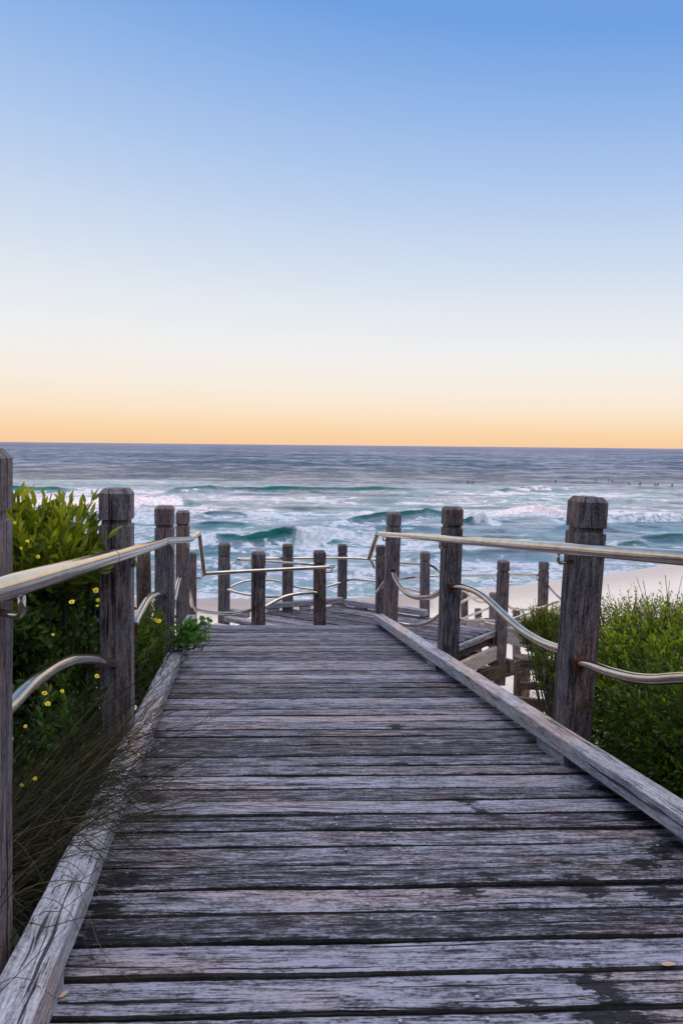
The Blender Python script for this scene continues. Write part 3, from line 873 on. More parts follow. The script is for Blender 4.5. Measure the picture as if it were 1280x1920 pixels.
def sea_mat():
    m, nt, p, out = new_mat('sea_water'); N = NT(nt)
    pos = N.n('ShaderNodeNewGeometry').outputs['Position']
    fo = N.n('ShaderNodeAttribute', attribute_name='foam').outputs['Fac']
    th = N.n('ShaderNodeAttribute', attribute_name='thin').outputs['Fac']
    st = N.n('ShaderNodeAttribute', attribute_name='streak').outputs['Fac']
    n1 = N.noise(N.vscale(pos, (.55, .50, 1)), 1, 7, .74, .2)
    n2 = N.noise(N.vscale(pos, (2.4, 1.9, 2)), 1, 5, .75)
    n3 = N.noise(N.vscale(pos, (.10, .12, 1)), 1, 5, .65)
    f = N.math('ADD', fo, N.math('MULTIPLY', N.math('SUBTRACT', n1, .5), 1.5))
    f = N.math('ADD', f, N.math('MULTIPLY', N.math('SUBTRACT', n2, .5), .8))
    f = N.math('ADD', f, N.math('MULTIPLY', N.math('SUBTRACT', n3, .5), .7))
    mask = N.smooth(f, .48, .72)
    far = N.math('ADD', N.math('MULTIPLY', N.noise(N.vscale(pos, (.11, .085, 1)), 1, 8, .75), .42), N.math('MULTIPLY', N.noise(N.vscale(pos, (.014, .010, 1)), 1, 8, .75), .33))
    far = N.math('ADD', far, N.math('MULTIPLY', N.noise(N.vscale(pos, (.002, .0010, 1)), 1, 8, .75), .25))
    sp = N.n('ShaderNodeSeparateXYZ', Vector=pos)
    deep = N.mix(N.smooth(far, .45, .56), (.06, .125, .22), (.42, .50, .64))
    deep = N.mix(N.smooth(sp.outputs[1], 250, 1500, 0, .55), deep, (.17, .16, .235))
    milky = N.mix(N.smooth(N.math('ADD', fo, N.math('MULTIPLY', N.math('SUBTRACT', n1, .5), .6)), .0, .40, 0, .85), deep, N.mix(N.smooth(N.noise(N.vscale(pos, (.05, .30, 1)), 1, 6, .7), .42, .58), (.27, .60, .70), (.64, .74, .90)))
    tfac = N.smooth(N.math('ADD', th, N.math('MULTIPLY', N.math('SUBTRACT', n1, .5), .9)), .25, .95)
    wcol = N.mix(tfac, milky, N.mix(n2, (.001, .10, .10), (.012, .38, .34)))
    nt.links.new(wcol, p.inputs['Base Color'])
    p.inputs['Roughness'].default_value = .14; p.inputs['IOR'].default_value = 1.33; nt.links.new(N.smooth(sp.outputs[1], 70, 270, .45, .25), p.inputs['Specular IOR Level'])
    b1 = N.noise(N.vscale(pos, (.35, 1.1, 1)), 1, 7, .70)
    b2_ = N.noise(N.vscale(pos, (1.6, 4.2, 1)), 1, 5, .7)
    b3 = N.noise(N.vscale(pos, (.03, .14, 1)), 1, 8, .72)
    hgt = N.math('ADD', N.math('MULTIPLY', b1, 1.0), N.math('MULTIPLY', b2_, .30))
    hgt = N.math('ADD', hgt, N.math('MULTIPLY', b3, 16.0))
    bp = N.n('ShaderNodeBump', Height=hgt); bp.inputs['Strength'].default_value = 1.0; bp.inputs['Distance'].default_value = .6
    nt.links.new(bp.outputs[0], p.inputs['Normal'])
    fs = N.n('ShaderNodeBsdfPrincipled', Roughness=.85)
    nt.links.new(N.mix(N.smooth(n2, .35, .65), (.52, .58, .68), (.86, .85, .88)), fs.inputs['Base Color'])
    fb = N.n('ShaderNodeBump', Height=N.math('ADD', n2, N.math('MULTIPLY', n1, 2.0))); fb.inputs['Strength'].default_value = 1.0; fb.inputs['Distance'].default_value = .35
    nt.links.new(fb.outputs[0], fs.inputs['Normal'])
    # beyond the surf the wind-roughened facets hide most of the mirror reflection
    df = N.n('ShaderNodeBsdfDiffuse', Color=wcol); nt.links.new(bp.outputs[0], df.inputs['Normal'])
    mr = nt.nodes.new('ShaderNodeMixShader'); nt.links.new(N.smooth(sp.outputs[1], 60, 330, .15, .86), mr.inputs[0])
    nt.links.new(p.outputs[0], mr.inputs[1]); nt.links.new(df.outputs[0], mr.inputs[2])
    mx = nt.nodes.new('ShaderNodeMixShader')
    nt.links.new(mask, mx.inputs[0]); nt.links.new(mr.outputs[0], mx.inputs[1]); nt.links.new(fs.outputs[0], mx.inputs[2])
    nt.links.new(mx.outputs[0], out.inputs[0])
    return m


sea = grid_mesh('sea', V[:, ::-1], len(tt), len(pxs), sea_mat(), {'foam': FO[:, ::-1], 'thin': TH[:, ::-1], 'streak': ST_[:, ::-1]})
tag(sea, 'blue green sea with lines of breaking waves and pale foam', None, None, 'structure')


# ------------------------------------------------------------------ ground: dune, beach and an unseen hill added behind the viewer to shade the deck
def terr(x, y):
    base = np.interp(y, [-60, -26, -14, -7, -2, 0, 4, 9, 14, 20, 27], [13.5, 14.2, 13.4, 8.2, 5.6, 5.3, 4.75, 3.9, 2.9, 1.75, 1.1])
    s = shore(x)
    beach = .02 + .045 * (s - y) + .0009 * np.maximum(s - y, 0) ** 2
    base2 = np.minimum(base + 20 * sstep(y, 26, 34), np.maximum(beach, -2.5) if False else beach)
    w = sstep(y, 12, 27)
    z = base * (1 - w) + np.maximum(beach, -3) * w
    z = z + .35 * (fbm(x / 3.3 + 9, y / 3.3 + 4, 3) - .5) * (1 - sstep(y, 14, 26))
    z = z + .05 * (fbm(x / 1.2 + 9, y / 1.9 + 4, 3) - .5) * sstep(y, 10, 20) * (1 - sstep(y - s, -9, -2))
    # keep clear below the walkway
    inside = np.exp(-((x + .136 * np.abs(y) - .5) / 2.2) ** 2)
    deckz = 6 - .1 * y
    z = np.where(y < 12, np.minimum(z, deckz - .42 - .25 * inside + (np.maximum(-y - 1.0, 0) * 2 + np.maximum(-y - 1.0, 0) ** 1.2)), z)
    return z


def ground_mat():
    m, nt, p, out = new_mat('dune_sand'); N = NT(nt)
    pos = N.n('ShaderNodeNewGeometry').outputs['Position']
    veg = N.n('ShaderNodeAttribute', attribute_name='veg').outputs['Fac']
    wet = N.n('ShaderNodeAttribute', attribute_name='wet').outputs['Fac']
    n1 = N.noise(pos, 1.2, 6, .6); n2 = N.noise(pos, 30, 4, .6)
    sand = N.mix(n1, (.66, .55, .45), (.80, .70, .60))
    sand = N.mix(N.math('MULTIPLY', n2, .35), sand, (.40, .32, .26))
    sand = N.mix(wet, sand, (.30, .20, .17))
    soil = N.mix(N.noise(pos, 6, 6), (.010, .012, .006), (.045, .045, .02))
    v = N.smooth(N.math('ADD', veg, N.math('MULTIPLY', N.math('SUBTRACT', n1, .5), .6)), .4, .6)
    nt.links.new(N.mix(v, sand, soil), p.inputs['Base Color'])
    nt.links.new(N.smooth(wet, 0, 1, .9, .28), p.inputs['Roughness'])
    bp = N.n('ShaderNodeBump', Height=N.math('ADD', n1, N.math('MULTIPLY', n2, .1))); bp.inputs['Strength'].default_value = .5; bp.inputs['Distance'].default_value = .08
    nt.links.new(bp.outputs[0], p.inputs['Normal'])
    return m


gx = np.concatenate([np.linspace(-160, -14, 40)[:-1], np.linspace(-14, 26, 260), np.linspace(26, 220, 60)[1:]])
gy = np.concatenate([np.linspace(-60, -3, 60)[:-1], np.linspace(-3, 16, 160)[:-1], np.linspace(16, 62, 170), np.linspace(62, 420, 60)[1:]])
GX, GY = np.meshgrid(gx, gy)
GZ = terr(GX, GY)
veg = (1 - sstep(GY, 6, 9.5)) * (1 - .0 * GX)
veg = np.maximum(veg * np.where((GX > -1.0) & (GX < 3.2) & (GY > 5.2), .56, 1), (GY < -1) * 1.0)
dsh = shore(GX) - GY
wet = np.clip((1 - sstep(dsh, 1.5, 6.5 + 0 * GX)) + .0, 0, 1) * np.where(GX < 4, 1.0, .45)
g = grid_mesh('ground', np.stack([GX, GY, GZ], -1), len(gy), len(gx), ground_mat(), {'veg': veg, 'wet': wet})
tag(g, 'pale beach sand and dune soil sloping down to the sea', None, None, 'structure')


# ------------------------------------------------------------------ foliage
def leaf_cloud(name, mat, parent, base, dirs, length, width, fold=.25, tint=None, roll=None, shape='oval', curl=.15):
    """base (n,3), dirs (n,3) unit, per-leaf length; six vertices and two folded quads each"""
    n = len(base)
    d = dirs / np.linalg.norm(dirs, axis=1, keepdims=True)
    r = rng.normal(size=(n, 3)); r[:, 2] *= .35
    s = np.cross(d, r); s /= np.linalg.norm(s, axis=1, keepdims=True) + 1e-9
    up = np.cross(s, d)
    L = length[:, None]; W = (width[:, None]) / 2
    tip = base + d * L - up * L * curl
    if shape == 'oval': k1, k2, w1, w2 = .32, .72, .85, .85
    elif shape == 'lance': k1, k2, w1, w2 = .35, .68, .95, .75
    else: k1, k2, w1, w2 = .45, .82, .70, 1.0
    m1 = base + d * L * k1; m2 = base + d * L * k2 - up * L * curl * .45
    l1 = m1 + s * W * w1 + up * W * fold; r1 = m1 - s * W * w1 + up * W * fold
    l2 = m2 + s * W * w2 + up * W * fold; r2 = m2 - s * W * w2 + up * W * fold
    V = np.stack([base, r1, r2, tip, l2, l1], 1).reshape(-1, 3)
    i = np.arange(n)[:, None] * 6
    Q = np.stack([i + 0, i + 1, i + 2, i + 3, i + 0, i + 3, i + 4, i + 5], -1).reshape(-1, 4)
    me = bpy.data.meshes.new(name); nf = len(Q)
    pw = parent_world(parent)
    me.vertices.add(len(V)); me.vertices.foreach_set('co', (V - pw).astype(np.float32).ravel())
    me.loops.add(nf * 4); me.loops.foreach_set('vertex_index', Q.ravel().astype(np.int32))
    me.polygons.add(nf); me.polygons.foreach_set('loop_start', np.arange(nf, dtype=np.int32) * 4)
    me.polygons.foreach_set('loop_total', np.full(nf, 4, np.int32)); me.update(calc_edges=True)
    t = np.repeat(tint, 6); C = np.stack([t, t, t, np.ones_like(t)], 1)
    at = me.color_attributes.new('tint', 'FLOAT_COLOR', 'POINT'); at.data.foreach_set('color', C.astype(np.float32).ravel())
    me.materials.append(mat)
    o = bpy.data.objects.new(name, me); COL.objects.link(o); o.parent = parent
    return o


def shrub(label, c, rad, nshoot, leaf, LW, mat, per=12, shoot=.18, up=.8, root=None, keep=None, name='shrub', cat='shrub', shape='oval', spread=.9, nstem=30, tipb=.35, fine=0, outer=.35, group=None, squash=1.0):
    c = np.array(c, float); rad = np.array(rad, float)
    z0 = min(float(terr(np.array(c[0]), np.array(c[1]))), c[2])
    root = np.array([c[0], c[1], z0 - .02]) if root is None else np.array(root, float)
    E = empty(name, root, label, cat, group)
    # shoot bases: several lumps so that the outline is uneven
    nl = 9
    lc = rng.normal(size=(nl, 3)); lc /= np.linalg.norm(lc, axis=1, keepdims=True)
    lc = c + lc * rad * rng.uniform(.25, .62, (nl, 1)); lr = rng.uniform(.35, .6, nl)
    which = rng.integers(0, nl, nshoot)
    dv = rng.normal(size=(nshoot, 3)); dv /= np.linalg.norm(dv, axis=1, keepdims=True)
    rr = rng.random(nshoot) ** outer
    P = lc[which] + dv * rad * (lr[which] * rr)[:, None]
    if keep is not None:
        k = keep(P); P = P[k]; dv = dv[k]
    n = len(P)
    sd = dv * spread + np.array([0, 0, up]) + rng.normal(size=(n, 3)) * .3
    sd /= np.linalg.norm(sd, axis=1, keepdims=True)
    sl = shoot * rng.uniform(.5, 1.35, n)
    hgt = (P[:, 2] - (c[2] - rad[2])) / (2 * rad[2])
    bs, ds, ls, ws, ts = [], [], [], [], []
    shade = rng.uniform(-.18, .18, n)
    for j in range(per):
        f = (j + rng.random(n)) / per
        b_ = P + sd * (sl * f)[:, None]
        ang = j * 2.4 + rng.uniform(0, 6.28, n) * .4
        a1 = np.cross(sd, [0.1, .2, 1.0]); a1 /= np.linalg.norm(a1, axis=1, keepdims=True) + 1e-9
        a2 = np.cross(sd, a1)
        out_ = a1 * np.cos(ang)[:, None] + a2 * np.sin(ang)[:, None]
        open_ = (1.15 - .85 * f)[:, None]
        d_ = sd * (.55 + .6 * f)[:, None] + out_ * open_ + rng.normal(size=(n, 3)) * .12
        l_ = LW[0] * rng.uniform(.6, 1.2, n) * (1 - .35 * f * f)
        bs.append(b_); ds.append(d_); ls.append(l_); ws.append(l_ * LW[1] * rng.uniform(.8, 1.15, n))
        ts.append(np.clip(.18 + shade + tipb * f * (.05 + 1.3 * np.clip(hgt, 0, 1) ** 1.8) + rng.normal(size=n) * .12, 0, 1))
    bs = np.concatenate(bs); ds = np.concatenate(ds); ls = np.concatenate(ls); ws = np.concatenate(ws); ts = np.concatenate(ts)
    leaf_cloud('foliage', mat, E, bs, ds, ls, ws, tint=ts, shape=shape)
    mb = MB()
    idx = rng.choice(n, min(nstem, n), replace=False)
    for i in idx:
        e = P[i] + sd[i] * sl[i] * .7
        mid = (root + P[i]) / 2 + rng.normal(size=3) * rad * .12
        rt = root + np.append(rng.normal(size=2) * .05, 0)
        tube(mb, catmull([rt, mid, P[i], e], 3), lambda t: .009 * (1 - .8 * t) + .0012, 5, caps=False)
    if fine:
        for i in rng.choice(n, min(fine, n), replace=False):
            e = P[i] + sd[i] * sl[i] * 1.5 + np.array([0, 0, .04])
            tube(mb, catmull([P[i], P[i] + sd[i] * sl[i] * .8, e], 2), .0018, 4, caps=False)
    mb.build('stems', M['twig'], E, root)
    return E


def left_of_rail(P, gap=-.60): # keep clear of the railing on the left
    u = P[:, 0] + .1366 * P[:, 1]
    return u < gap
def right_of_rail(P, gap=1.66):
    u = P[:, 0] + .1366 * P[:, 1]
    return u > gap


cc = lambda px, py, Y: U(px, py, Y)
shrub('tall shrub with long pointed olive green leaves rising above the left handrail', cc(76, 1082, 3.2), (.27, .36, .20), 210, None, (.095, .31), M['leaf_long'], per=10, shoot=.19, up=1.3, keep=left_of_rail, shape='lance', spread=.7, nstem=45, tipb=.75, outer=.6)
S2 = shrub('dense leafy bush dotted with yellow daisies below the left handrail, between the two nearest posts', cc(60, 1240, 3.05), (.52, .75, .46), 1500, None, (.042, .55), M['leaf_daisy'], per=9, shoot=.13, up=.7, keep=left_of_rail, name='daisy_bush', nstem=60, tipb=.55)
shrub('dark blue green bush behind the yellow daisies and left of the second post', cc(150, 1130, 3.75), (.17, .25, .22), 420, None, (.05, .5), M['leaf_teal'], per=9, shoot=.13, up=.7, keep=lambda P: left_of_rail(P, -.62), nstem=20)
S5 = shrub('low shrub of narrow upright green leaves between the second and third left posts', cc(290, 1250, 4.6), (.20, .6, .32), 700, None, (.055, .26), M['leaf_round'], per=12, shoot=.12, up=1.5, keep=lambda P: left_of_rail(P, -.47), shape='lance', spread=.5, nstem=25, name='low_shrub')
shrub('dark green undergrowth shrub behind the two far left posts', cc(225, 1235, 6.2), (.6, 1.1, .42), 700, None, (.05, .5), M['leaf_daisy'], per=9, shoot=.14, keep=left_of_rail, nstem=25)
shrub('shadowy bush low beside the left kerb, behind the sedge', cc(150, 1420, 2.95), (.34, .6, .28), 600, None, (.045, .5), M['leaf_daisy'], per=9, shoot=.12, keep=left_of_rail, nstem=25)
# sprig over the kerb
c5 = cc(365, 1195, 5.25)
E = empty('creeper_sprig', c5 + np.array([-.25, 0, -.2]), 'small sprig with round fresh green leaves creeping over the far left kerb onto the deck', 'creeper')
bs, ds, ls, ts = [], [], [], []; mb = MB()
for i in range(38):
    a = cc(rnd.uniform(322, 350), rnd.uniform(1205, 1225), 5.3 + rnd.uniform(-.15, .15))
    e = cc(rnd.choice([rnd.uniform(325, 392), rnd.uniform(355, 395)]), rnd.uniform(1150, 1232), 5.2 + rnd.uniform(-.2, .2))
    mid = (a + e) / 2 + np.array([0, 0, rnd.uniform(.0, .07)])
    path = catmull([a, mid, e], 6)
    tube(mb, path, .0022, 5, caps=False)
    for q in path[3:]:
        for _ in range(2):
            bs.append(q); ds.append(rng.normal(size=3) * .8 + np.array([0, -.3, .5])); ls.append(rnd.uniform(.022, .042)); ts.append(rnd.uniform(.2, .9))
leaf_cloud('foliage', M['leaf_sprig'], E, np.array(bs), np.array(ds), np.array(ls), np.array(ls) * .7, tint=np.array(ts))
mb.build('stems', M['twig'], E, c5)

# daisies
def flower_mb():
    mb = MB()
    for k in range(9):
        a = k * 6.283 / 9 + rnd.uniform(-.1, .1); L = rnd.uniform(.85, 1.05) * .012
        d = np.array([math.cos(a), math.sin(a), .15]); s = np.array([-math.sin(a), math.cos(a), 0])
        b = len(mb.v)
        pts = [d * .002 - s * .0012, d * L * .6 - s * .0034, d * L, d * L * .6 + s * .0034, d * .002 + s * .0012]
        for q in pts: mb.v.append(tuple(q)); mb.t.append((.5, .5, 0))
        mb.f.append(tuple(range(b, b + 5))); mb.uv.append([(0, 0)] * 5); mb.mi.append(0); mb.sm.append(False)
    tube(mb, [(0, 0, -.001), (0, 0, .003), (0, 0, .0045)], lambda t: .0042 if t < .7 else .002, 8, mi=1)
    return mb
fl0 = None
def flower(parent, P, s=1.0):
    global fl0
    if fl0 is None:
        fl0 = flower_mb().build('flower', [M['petal'], M['heart']], parent, (0, 0, 0)); o = fl0
    else:
        o = fl0.copy(); COL.objects.link(o)
    o.parent = parent
    o.location = [float(c) for c in (np.array(P) - parent_world(parent))]
    d = (EYE - np.array(P)); yaw = math.atan2(d[1], d[0])
    o.rotation_euler = (0, math.radians(rnd.uniform(35, 75)), yaw + rnd.uniform(-.5, .5))
    o.scale = (s, s, s)
for px, py, Y, s in ((28, 980, 2.75, .9), (52, 1015, 2.6, 1), (72, 1044, 2.6, 1.1), (40, 1028, 2.6, .9), (135, 1129, 2.75, 1.3), (180, 1107, 2.95, 1.4), (184, 1125, 2.95, 1), (84, 1300, 2.35, 1.1), (90, 1320, 2.3, 1.1), (117, 1296, 2.5, .9),
                     (182, 1268, 2.7, 1.1), (183, 1136, 2.95, .8), (48, 1362, 2.2, .7), (22, 1385, 2.1, .7), (66, 1460, 2.3, .8), (42, 1472, 2.2, .7), (20, 1390, 2.1, .6), (100, 1190, 2.7, .7), (30, 1150, 2.6, .7)):
    flower(S2, cc(px, py, Y), s * (.6 if py < 1100 else .75))
flower(S5, cc(298, 1165, 4.4), 1.5); flower(S5, cc(292, 1162, 4.4), 1.1)

# right side
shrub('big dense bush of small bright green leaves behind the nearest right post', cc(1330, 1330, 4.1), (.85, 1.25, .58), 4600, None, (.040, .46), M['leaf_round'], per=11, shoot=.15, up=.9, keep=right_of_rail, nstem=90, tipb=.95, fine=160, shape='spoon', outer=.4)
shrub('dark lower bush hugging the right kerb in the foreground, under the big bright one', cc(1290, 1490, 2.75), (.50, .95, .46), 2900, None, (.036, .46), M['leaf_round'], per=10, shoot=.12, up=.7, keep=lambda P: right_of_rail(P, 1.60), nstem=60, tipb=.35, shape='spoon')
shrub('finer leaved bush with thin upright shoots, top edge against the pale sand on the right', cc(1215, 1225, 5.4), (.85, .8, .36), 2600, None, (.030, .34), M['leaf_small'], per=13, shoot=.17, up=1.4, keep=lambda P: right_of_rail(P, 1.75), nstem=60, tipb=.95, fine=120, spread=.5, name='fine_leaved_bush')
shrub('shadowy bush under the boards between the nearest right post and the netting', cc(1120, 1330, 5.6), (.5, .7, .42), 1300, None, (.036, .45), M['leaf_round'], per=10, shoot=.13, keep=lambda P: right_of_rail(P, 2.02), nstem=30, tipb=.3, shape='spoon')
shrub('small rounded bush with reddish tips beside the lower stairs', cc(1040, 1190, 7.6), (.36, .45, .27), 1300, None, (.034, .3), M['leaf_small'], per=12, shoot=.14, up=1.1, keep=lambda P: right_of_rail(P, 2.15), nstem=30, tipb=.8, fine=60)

# ------------------------------------------------------------------ sedge tussocks
def tussock(label, root_px, n, aim, spreadx, Lr, seed):
    r2 = np.random.default_rng(seed)
    root = U(*root_px); zt = float(terr(np.array(root[0]), np.array(root[1]))); root[2] = max(zt, 6 - .0998 * root[1] - .06)
    E = empty('sedge_tussock', root, label, 'grass tussock')
    mb = MB()
    for i in range(n):
        b = root + np.array([r2.normal() * .09, r2.normal() * .18, 0])
        L = Lr[0] + (Lr[1] - Lr[0]) * r2.random() ** 1.6
        a = math.radians(r2.normal(aim, spreadx))
        el = math.radians(r2.uniform(6, 56) + (18 if r2.random() < .25 else 0))
        h = np.array([math.cos(a), math.sin(a), 0])
        P = [b]; d = h * math.cos(el) + np.array([0, 0, math.sin(el)])
        ns = 9; droop = r2.uniform(.03, .17)
        q = b.copy()
        for k in range(ns):
            d = nrm(d + np.array([0, 0, -droop]) + r2.normal(size=3) * .025)
            q = q + d * L / ns
            P.append(q.copy())
        # a blade lies on the kerb or deck where it would sink a little, and ends where it would sink deep
        Q2 = []
        for q in P:
            u = q[0] + .1366 * q[1]
            zk = 6 - .0998 * (q[1] - .046 * u) + (.125 if u < -.34 else .012)
            if -.47 < u and q[2] < zk:
                if q[2] < zk - .10: break
                q[2] = zk + r2.uniform(0, .01)
            Q2.append(q)
        P = Q2
        if len(P) < 4: continue
        # nothing may pass close to the lens
        if min(np.linalg.norm(q - EYE) for q in P) < .75: continue
        t = float(np.clip(r2.normal(.45, .3), 0, 1))
        w = r2.uniform(.0012, .0023)
        tube(mb, catmull(P, 2), lambda s: w * (1 - .85 * s), 4, tint=(t, t, t), caps=False)
    mb.build('blades', M['blade'], E, root)
    return E


tussock('big tussock of dark brown green sedge whose long blades arch over the left kerb', (0, 1600, 2.30), 820, -4, 30, (.30, 1.0), 3)
tussock('smaller tussock of sedge farther along the left kerb, with reddish blades', (70, 1515, 2.75), 360, 0, 36, (.30, .85), 4)
tussock('sparse sedge tussock at the bottom left corner, with a few long single blades', (-60, 1960, 1.45), 34, 5, 36, (.5, .85), 5)

tussock('dark dense sedge tussock filling the gap behind the nearest left post', (-30, 1480, 2.5), 620, 12, 40, (.30, .62), 8)

# creeper and litter that nobody could count under the bushes
n = 26000
X = rng.uniform(-4.5, 5.5, n); Y_ = rng.uniform(-1, 8.5, n); u_ = X + .1366 * Y_
k = ((u_ < -.58) | (u_ > 1.6)) & ~((X > 1.0) & (X < 2.6) & (Y_ > 6.2)); X = X[k]; Y_ = Y_[k]
P = np.stack([X, Y_, terr(X, Y_) + rng.random(len(X)) * .16], -1)
E = empty('ground_cover', (0, 3, 5)); E['kind'] = 'stuff'; E['label'] = 'low dark creeper and leaf litter covering the soil under the bushes'
gc = leaf_cloud('creeper_leaves', M['litter'], E, P, rng.normal(size=(len(X), 3)) + np.array([0, 0, .7]), rng.uniform(.03, .09, len(X)), rng.uniform(.015, .045, len(X)), tint=rng.random(len(X)))

# ------------------------------------------------------------------ old log fence behind the left railing
FE = empty('log_fence', U(270, 1250, 5.4), 'old brown log fence post with a horizontal rail, behind the second left post', 'fence')
T = U(269, 1022, 5.4); mb = MB(); tube(mb, [T + np.array([0, 0, -k * .2]) for k in range(8)], lambda t: .048 + .003 * math.sin(t * 7), 16, tint=(.3, .6, 0)); mb.build('post', M['log'], FE, T)
mb = MB(); timber(mb, U(120, 1027, 5.5), U(262, 1026, 5.45), (0, 0, 1), .04, .035, seg=.1); mb.build('rail', M['post'], FE, U(120, 1027, 5.5))

# netting fence under the landing
NF = empty('wire_fence', U(1025, 1350, 8.0), 'dark wire netting fence with two timber rails, under the stairs between ramp and bush', 'fence')
def net(p00, p10, h, s=.045):
    mb = MB(); p00 = np.array(p00); p10 = np.array(p10); L = np.linalg.norm(p10 - p00); d = (p10 - p00) / L; up = np.array([0, 0, 1.0])
    x = -h
    while x < L:
        for sgn in (1, -1):
            a0, a1 = (x, x + h) if sgn > 0 else (x + h, x)
            pts = []
            for t in np.linspace(0, 1, 14):
                xx = a0 + (a1 - a0) * t
                if 0 <= xx <= L: pts.append(p00 + d * xx + up * h * t + rng.normal(size=3) * .004)
            if len(pts) > 2: tube(mb, pts, .0022, 4, caps=False)
        x += s
    return mb
a, b2 = U(985, 1392, 7.9), U(1062, 1385, 7.7)
net(a, b2, U(985, 1245, 7.9)[2] - a[2]).build('netting', M['net'], NF, a)
mb = MB(); timber(mb, U(975, 1285, 7.95), U(1075, 1290, 7.75), (0, 0, 1), .05, .07, seg=.1); mb.build('rail', M['log'], NF, U(975, 1285, 7.95))
mb = MB(); timber(mb, U(975, 1243, 8.3), U(1075, 1250, 8.1), (0, 0, 1), .05, .09, seg=.1); mb.build('rail', M['log'], NF, U(975, 1243, 8.3))
mb = MB(); timber(mb, U(1030, 1420, 7.7), U(1032, 1245, 7.7), (0, 1, 0), .08, .08, seg=.1); mb.build('post', M['log'], NF, U(1030, 1420, 7.7))

# fallen leaves
def dry(px, py, L, label, rotz):
    P = deck_pt(px, py) + np.array([0, 0, .004])
    mb = MB(); n_ = 12; ctr = len(mb.v)
    for lvl, hh in ((1, 0), (.6, .0035)):
        for k in range(n_):
            a = k * 6.283 / n_; r_ = L * (.9 + .2 * rnd.random()) * lvl
            x, y = r_ * math.cos(a), r_ * .45 * math.sin(a)
            x, y = x * math.cos(rotz) - y * math.sin(rotz), x * math.sin(rotz) + y * math.cos(rotz)
            mb.v.append((P[0] + x, P[1] + y, P[2] + hh + D[2] * y + .001 * rnd.random())); mb.t.append((.5, .5, 0))
    for k in range(n_):
        j = (k + 1) % n_; mb.f.append((k, j, n_ + j, n_ + k)); mb.uv.append([(0, 0)] * 4); mb.mi.append(0); mb.sm.append(True)
    mb.f.append(tuple(range(n_, 2 * n_))); mb.uv.append([(0, 0)] * n_); mb.mi.append(0); mb.sm.append(True)
    o = mb.build('fallen_leaf', M['dryleaf'], None, P); tag(o, label, 'leaf')
dry(1252, 1811, .017, 'pale tan dry leaf lying on the near boards at the bottom right', .1)
dry(119, 1868, .014, 'small beige leaf caught under the left kerb at the bottom', 1.2)

# ------------------------------------------------------------------ surfers far out
def surfer_mesh():
    me = bpy.data.meshes.new('person')
    V = [(0, 0, .05), (0, .02, .28), (0, .03, .50), (0, .02, .60), (0, -.01, .74),
         (.17, .02, .48), (.24, -.10, .28), (.16, -.26, .14), (-.17, .02, .48), (-.24, -.10, .28), (-.16, -.26, .14),
         (.14, -.10, .04), (.30, -.38, .02), (.34, -.36, -.35), (-.14, -.10, .04), (-.30, -.38, .02), (-.34, -.36, -.35)]
    Eg = [(0, 1), (1, 2), (2, 3), (3, 4), (2, 5), (5, 6), (6, 7), (2, 8), (8, 9), (9, 10), (0, 11), (11, 12), (12, 13), (0, 14), (14, 15), (15, 16)]
    R_ = [.15, .14, .15, .07, .115, .07, .05, .04, .07, .05, .04, .10, .08, .05, .10, .08, .05]
    me.from_pydata(V, Eg, [])
    o = bpy.data.objects.new('tmp', me); COL.objects.link(o)
    md = o.modifiers.new('s', 'SKIN'); 
    for i, q in enumerate(me.skin_vertices[0].data): q.radius = (R_[i], R_[i]); q.use_root = (i == 0)
    sub = o.modifiers.new('b', 'SUBSURF'); sub.levels = 1
    dg = bpy.context.evaluated_depsgraph_get()
    me2 = bpy.data.meshes.new_from_object(o.evaluated_get(dg)); bpy.data.objects.remove(o)
    me2.materials.clear(); me2.materials.append(M['suit']); me2.name = 'person'
    return me2
sm = surfer_mesh()
bm_ = MB()
rings = []; us = []
for i in range(11):
    t = -1 + 2 * i / 10; w = .27 * math.sqrt(max(0.02, 1 - abs(t) ** 2.4)); z = .05 * t * t if t < 0 else .12 * t * t
    rings.append([(x * w, t * -1.0, zz + z) for x, zz in ((-1, 0), (-.7, .03), (0, .035), (.7, .03), (1, 0), (.6, -.03), (0, -.035), (-.6, -.03))]); us.append(t)
bm_.quad_ring(rings, us, [k * .1 for k in range(9)], (.5, .5, 0), 0, True)
bo = None
spots = [(877, 903, 'surfer sitting on a board, leftmost of all the surfers'), (886, 904, 'surfer sitting close beside the leftmost one'), (1040, 901, 'lone surfer farthest out, between the left pair and the right crowd'),
         (1116, 900, 'surfer at the left end of the right hand crowd'), (1140, 900, 'left one of two surfers side by side in the far row'), (1147, 901, 'right one of two surfers side by side in the far row'), (1178, 906, 'lone surfer nearer the beach, left of the crowd middle'),
         (1199, 906, 'lone surfer nearer the beach, middle of the right hand crowd'), (1226, 908, 'left one of the nearest close pair of surfers'), (1232, 908, 'right one of the nearest close pair of surfers'), (1259, 909.5, 'surfer at the far right edge of the line up')]
zs_x, zs_y = None, None
for i, (px, py, lab) in enumerate(spots):
    P = HZ(px, py + 2.5, .1)
    o = bpy.data.objects.new('person', sm); COL.objects.link(o); tag(o, lab + ' in a wetsuit', 'person', 'surfers waiting for waves')
    s = .62; yaw = rnd.uniform(-.8, .8)
    o.location = (P[0], P[1], .16); o.rotation_euler = (0, 0, yaw); o.scale = (s, s, s)
    if bo is None: bo = bm_.build('surfboard', M['board'], None, (0, 0, 0)); b_ = bo
    else: b_ = bo.copy(); COL.objects.link(b_)
    b_.location = (P[0], P[1], .13); b_.scale = (.8, .8, .8); b_.rotation_euler = (0, 0, yaw)
    tag(b_, 'surfboard under the ' + lab.replace('surfer sitting on a board, ', 'surfer who is ').replace('surfer', 'surfer', 1), 'surfboard', 'surfboards under the waiting surfers')

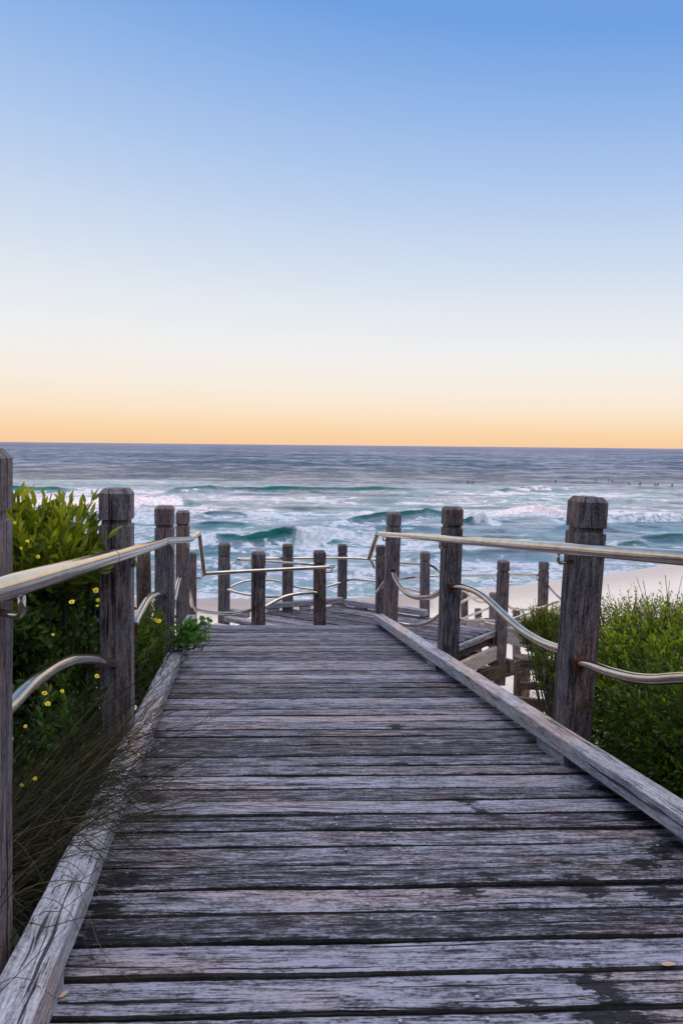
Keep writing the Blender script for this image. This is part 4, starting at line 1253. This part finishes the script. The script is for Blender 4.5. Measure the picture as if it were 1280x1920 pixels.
# ------------------------------------------------------------------ light, sky, camera
w = bpy.data.worlds.new('World'); scene.world = w; w.use_nodes = True
nt = w.node_tree
for n_ in list(nt.nodes): nt.nodes.remove(n_)
N = NT(nt)
outw = nt.nodes.new('ShaderNodeOutputWorld'); bg = nt.nodes.new('ShaderNodeBackground')
nt.links.new(bg.outputs[0], outw.inputs[0])
SUN_EL, SUN_AZ = math.radians(8.0), math.radians(188)      # azimuth clockwise from +Y: behind the viewer
sky = nt.nodes.new('ShaderNodeTexSky'); sky.sky_type = 'NISHITA'; sky.sun_disc = False
sky.sun_elevation = SUN_EL; sky.sun_rotation = SUN_AZ
tc = nt.nodes.new('ShaderNodeTexCoord')
sx = N.n('ShaderNodeSeparateXYZ', Vector=tc.outputs['Generated'])
el = N.math('MULTIPLY', N.math('ARCSINE', sx.outputs[2]), 180 / math.pi / 60.0)
el = N.math('MULTIPLY', el, N.math('ADD', N.math('MULTIPLY', sx.outputs[0], .30), 1.0), clamp=True)
def E_(y): return max(0, math.degrees(math.atan((960 - y) / F)) - 4.88) / 60
stops = [(0, (250, 207, 162)), (E_(805), (253, 218, 176)), (E_(775), (253, 230, 203)), (E_(730), (250, 238, 225)), (E_(660), (242, 241, 241)), (E_(580), (229, 235, 242)), (E_(470), (207, 221, 241)), (E_(330), (178, 203, 239)), (E_(180), (148, 184, 234)), (E_(0), (112, 161, 227))]
zen = [(.60, (.24, .40, .78)), (.80, (1.38, 1.45, 1.65)), (1, (2.35, 2.35, 2.55))]
ramp = N.ramp(el, [(p_, srgb(*c_)) for p_, c_ in stops] + zen)
skym = N.mix(1, sky.outputs[0], (.10, .10, .10), 'MULTIPLY')
c = N.mix(.03, ramp, skym)
nt.links.new(c, bg.inputs['Color']); bg.inputs['Strength'].default_value = 1.0
sl = bpy.data.lights.new('sun', 'SUN'); sl.energy = 5.0; sl.angle = math.radians(.6); sl.color = (1.0, .50, .30)
so = bpy.data.objects.new('sun', sl); COL.objects.link(so)
sd = Vector((math.sin(SUN_AZ) * math.cos(SUN_EL), math.cos(SUN_AZ) * math.cos(SUN_EL), math.sin(SUN_EL)))
so.rotation_euler = sd.to_track_quat('Z', 'Y').to_euler(); so.location = (0, -40, 30)

cam = bpy.data.cameras.new('camera'); co_ = bpy.data.objects.new('camera', cam); COL.objects.link(co_)
cam.sensor_fit = 'VERTICAL'; cam.sensor_height = 24; cam.sensor_width = 16; cam.lens = 24 * F / 1920
cam.clip_start = .05; cam.clip_end = 60000
mw = Matrix(((_R[0], _U[0], -_f[0], EYE[0]), (_R[1], _U[1], -_f[1], EYE[1]), (_R[2], _U[2], -_f[2], EYE[2]), (0, 0, 0, 1)))
co_.matrix_world = mw
scene.camera = co_
scene.render.resolution_x = 682; scene.render.resolution_y = 1024
scene.view_settings.view_transform = 'Standard'; scene.view_settings.look = 'None'
scene.view_settings.exposure = 0; scene.view_settings.gamma = 1
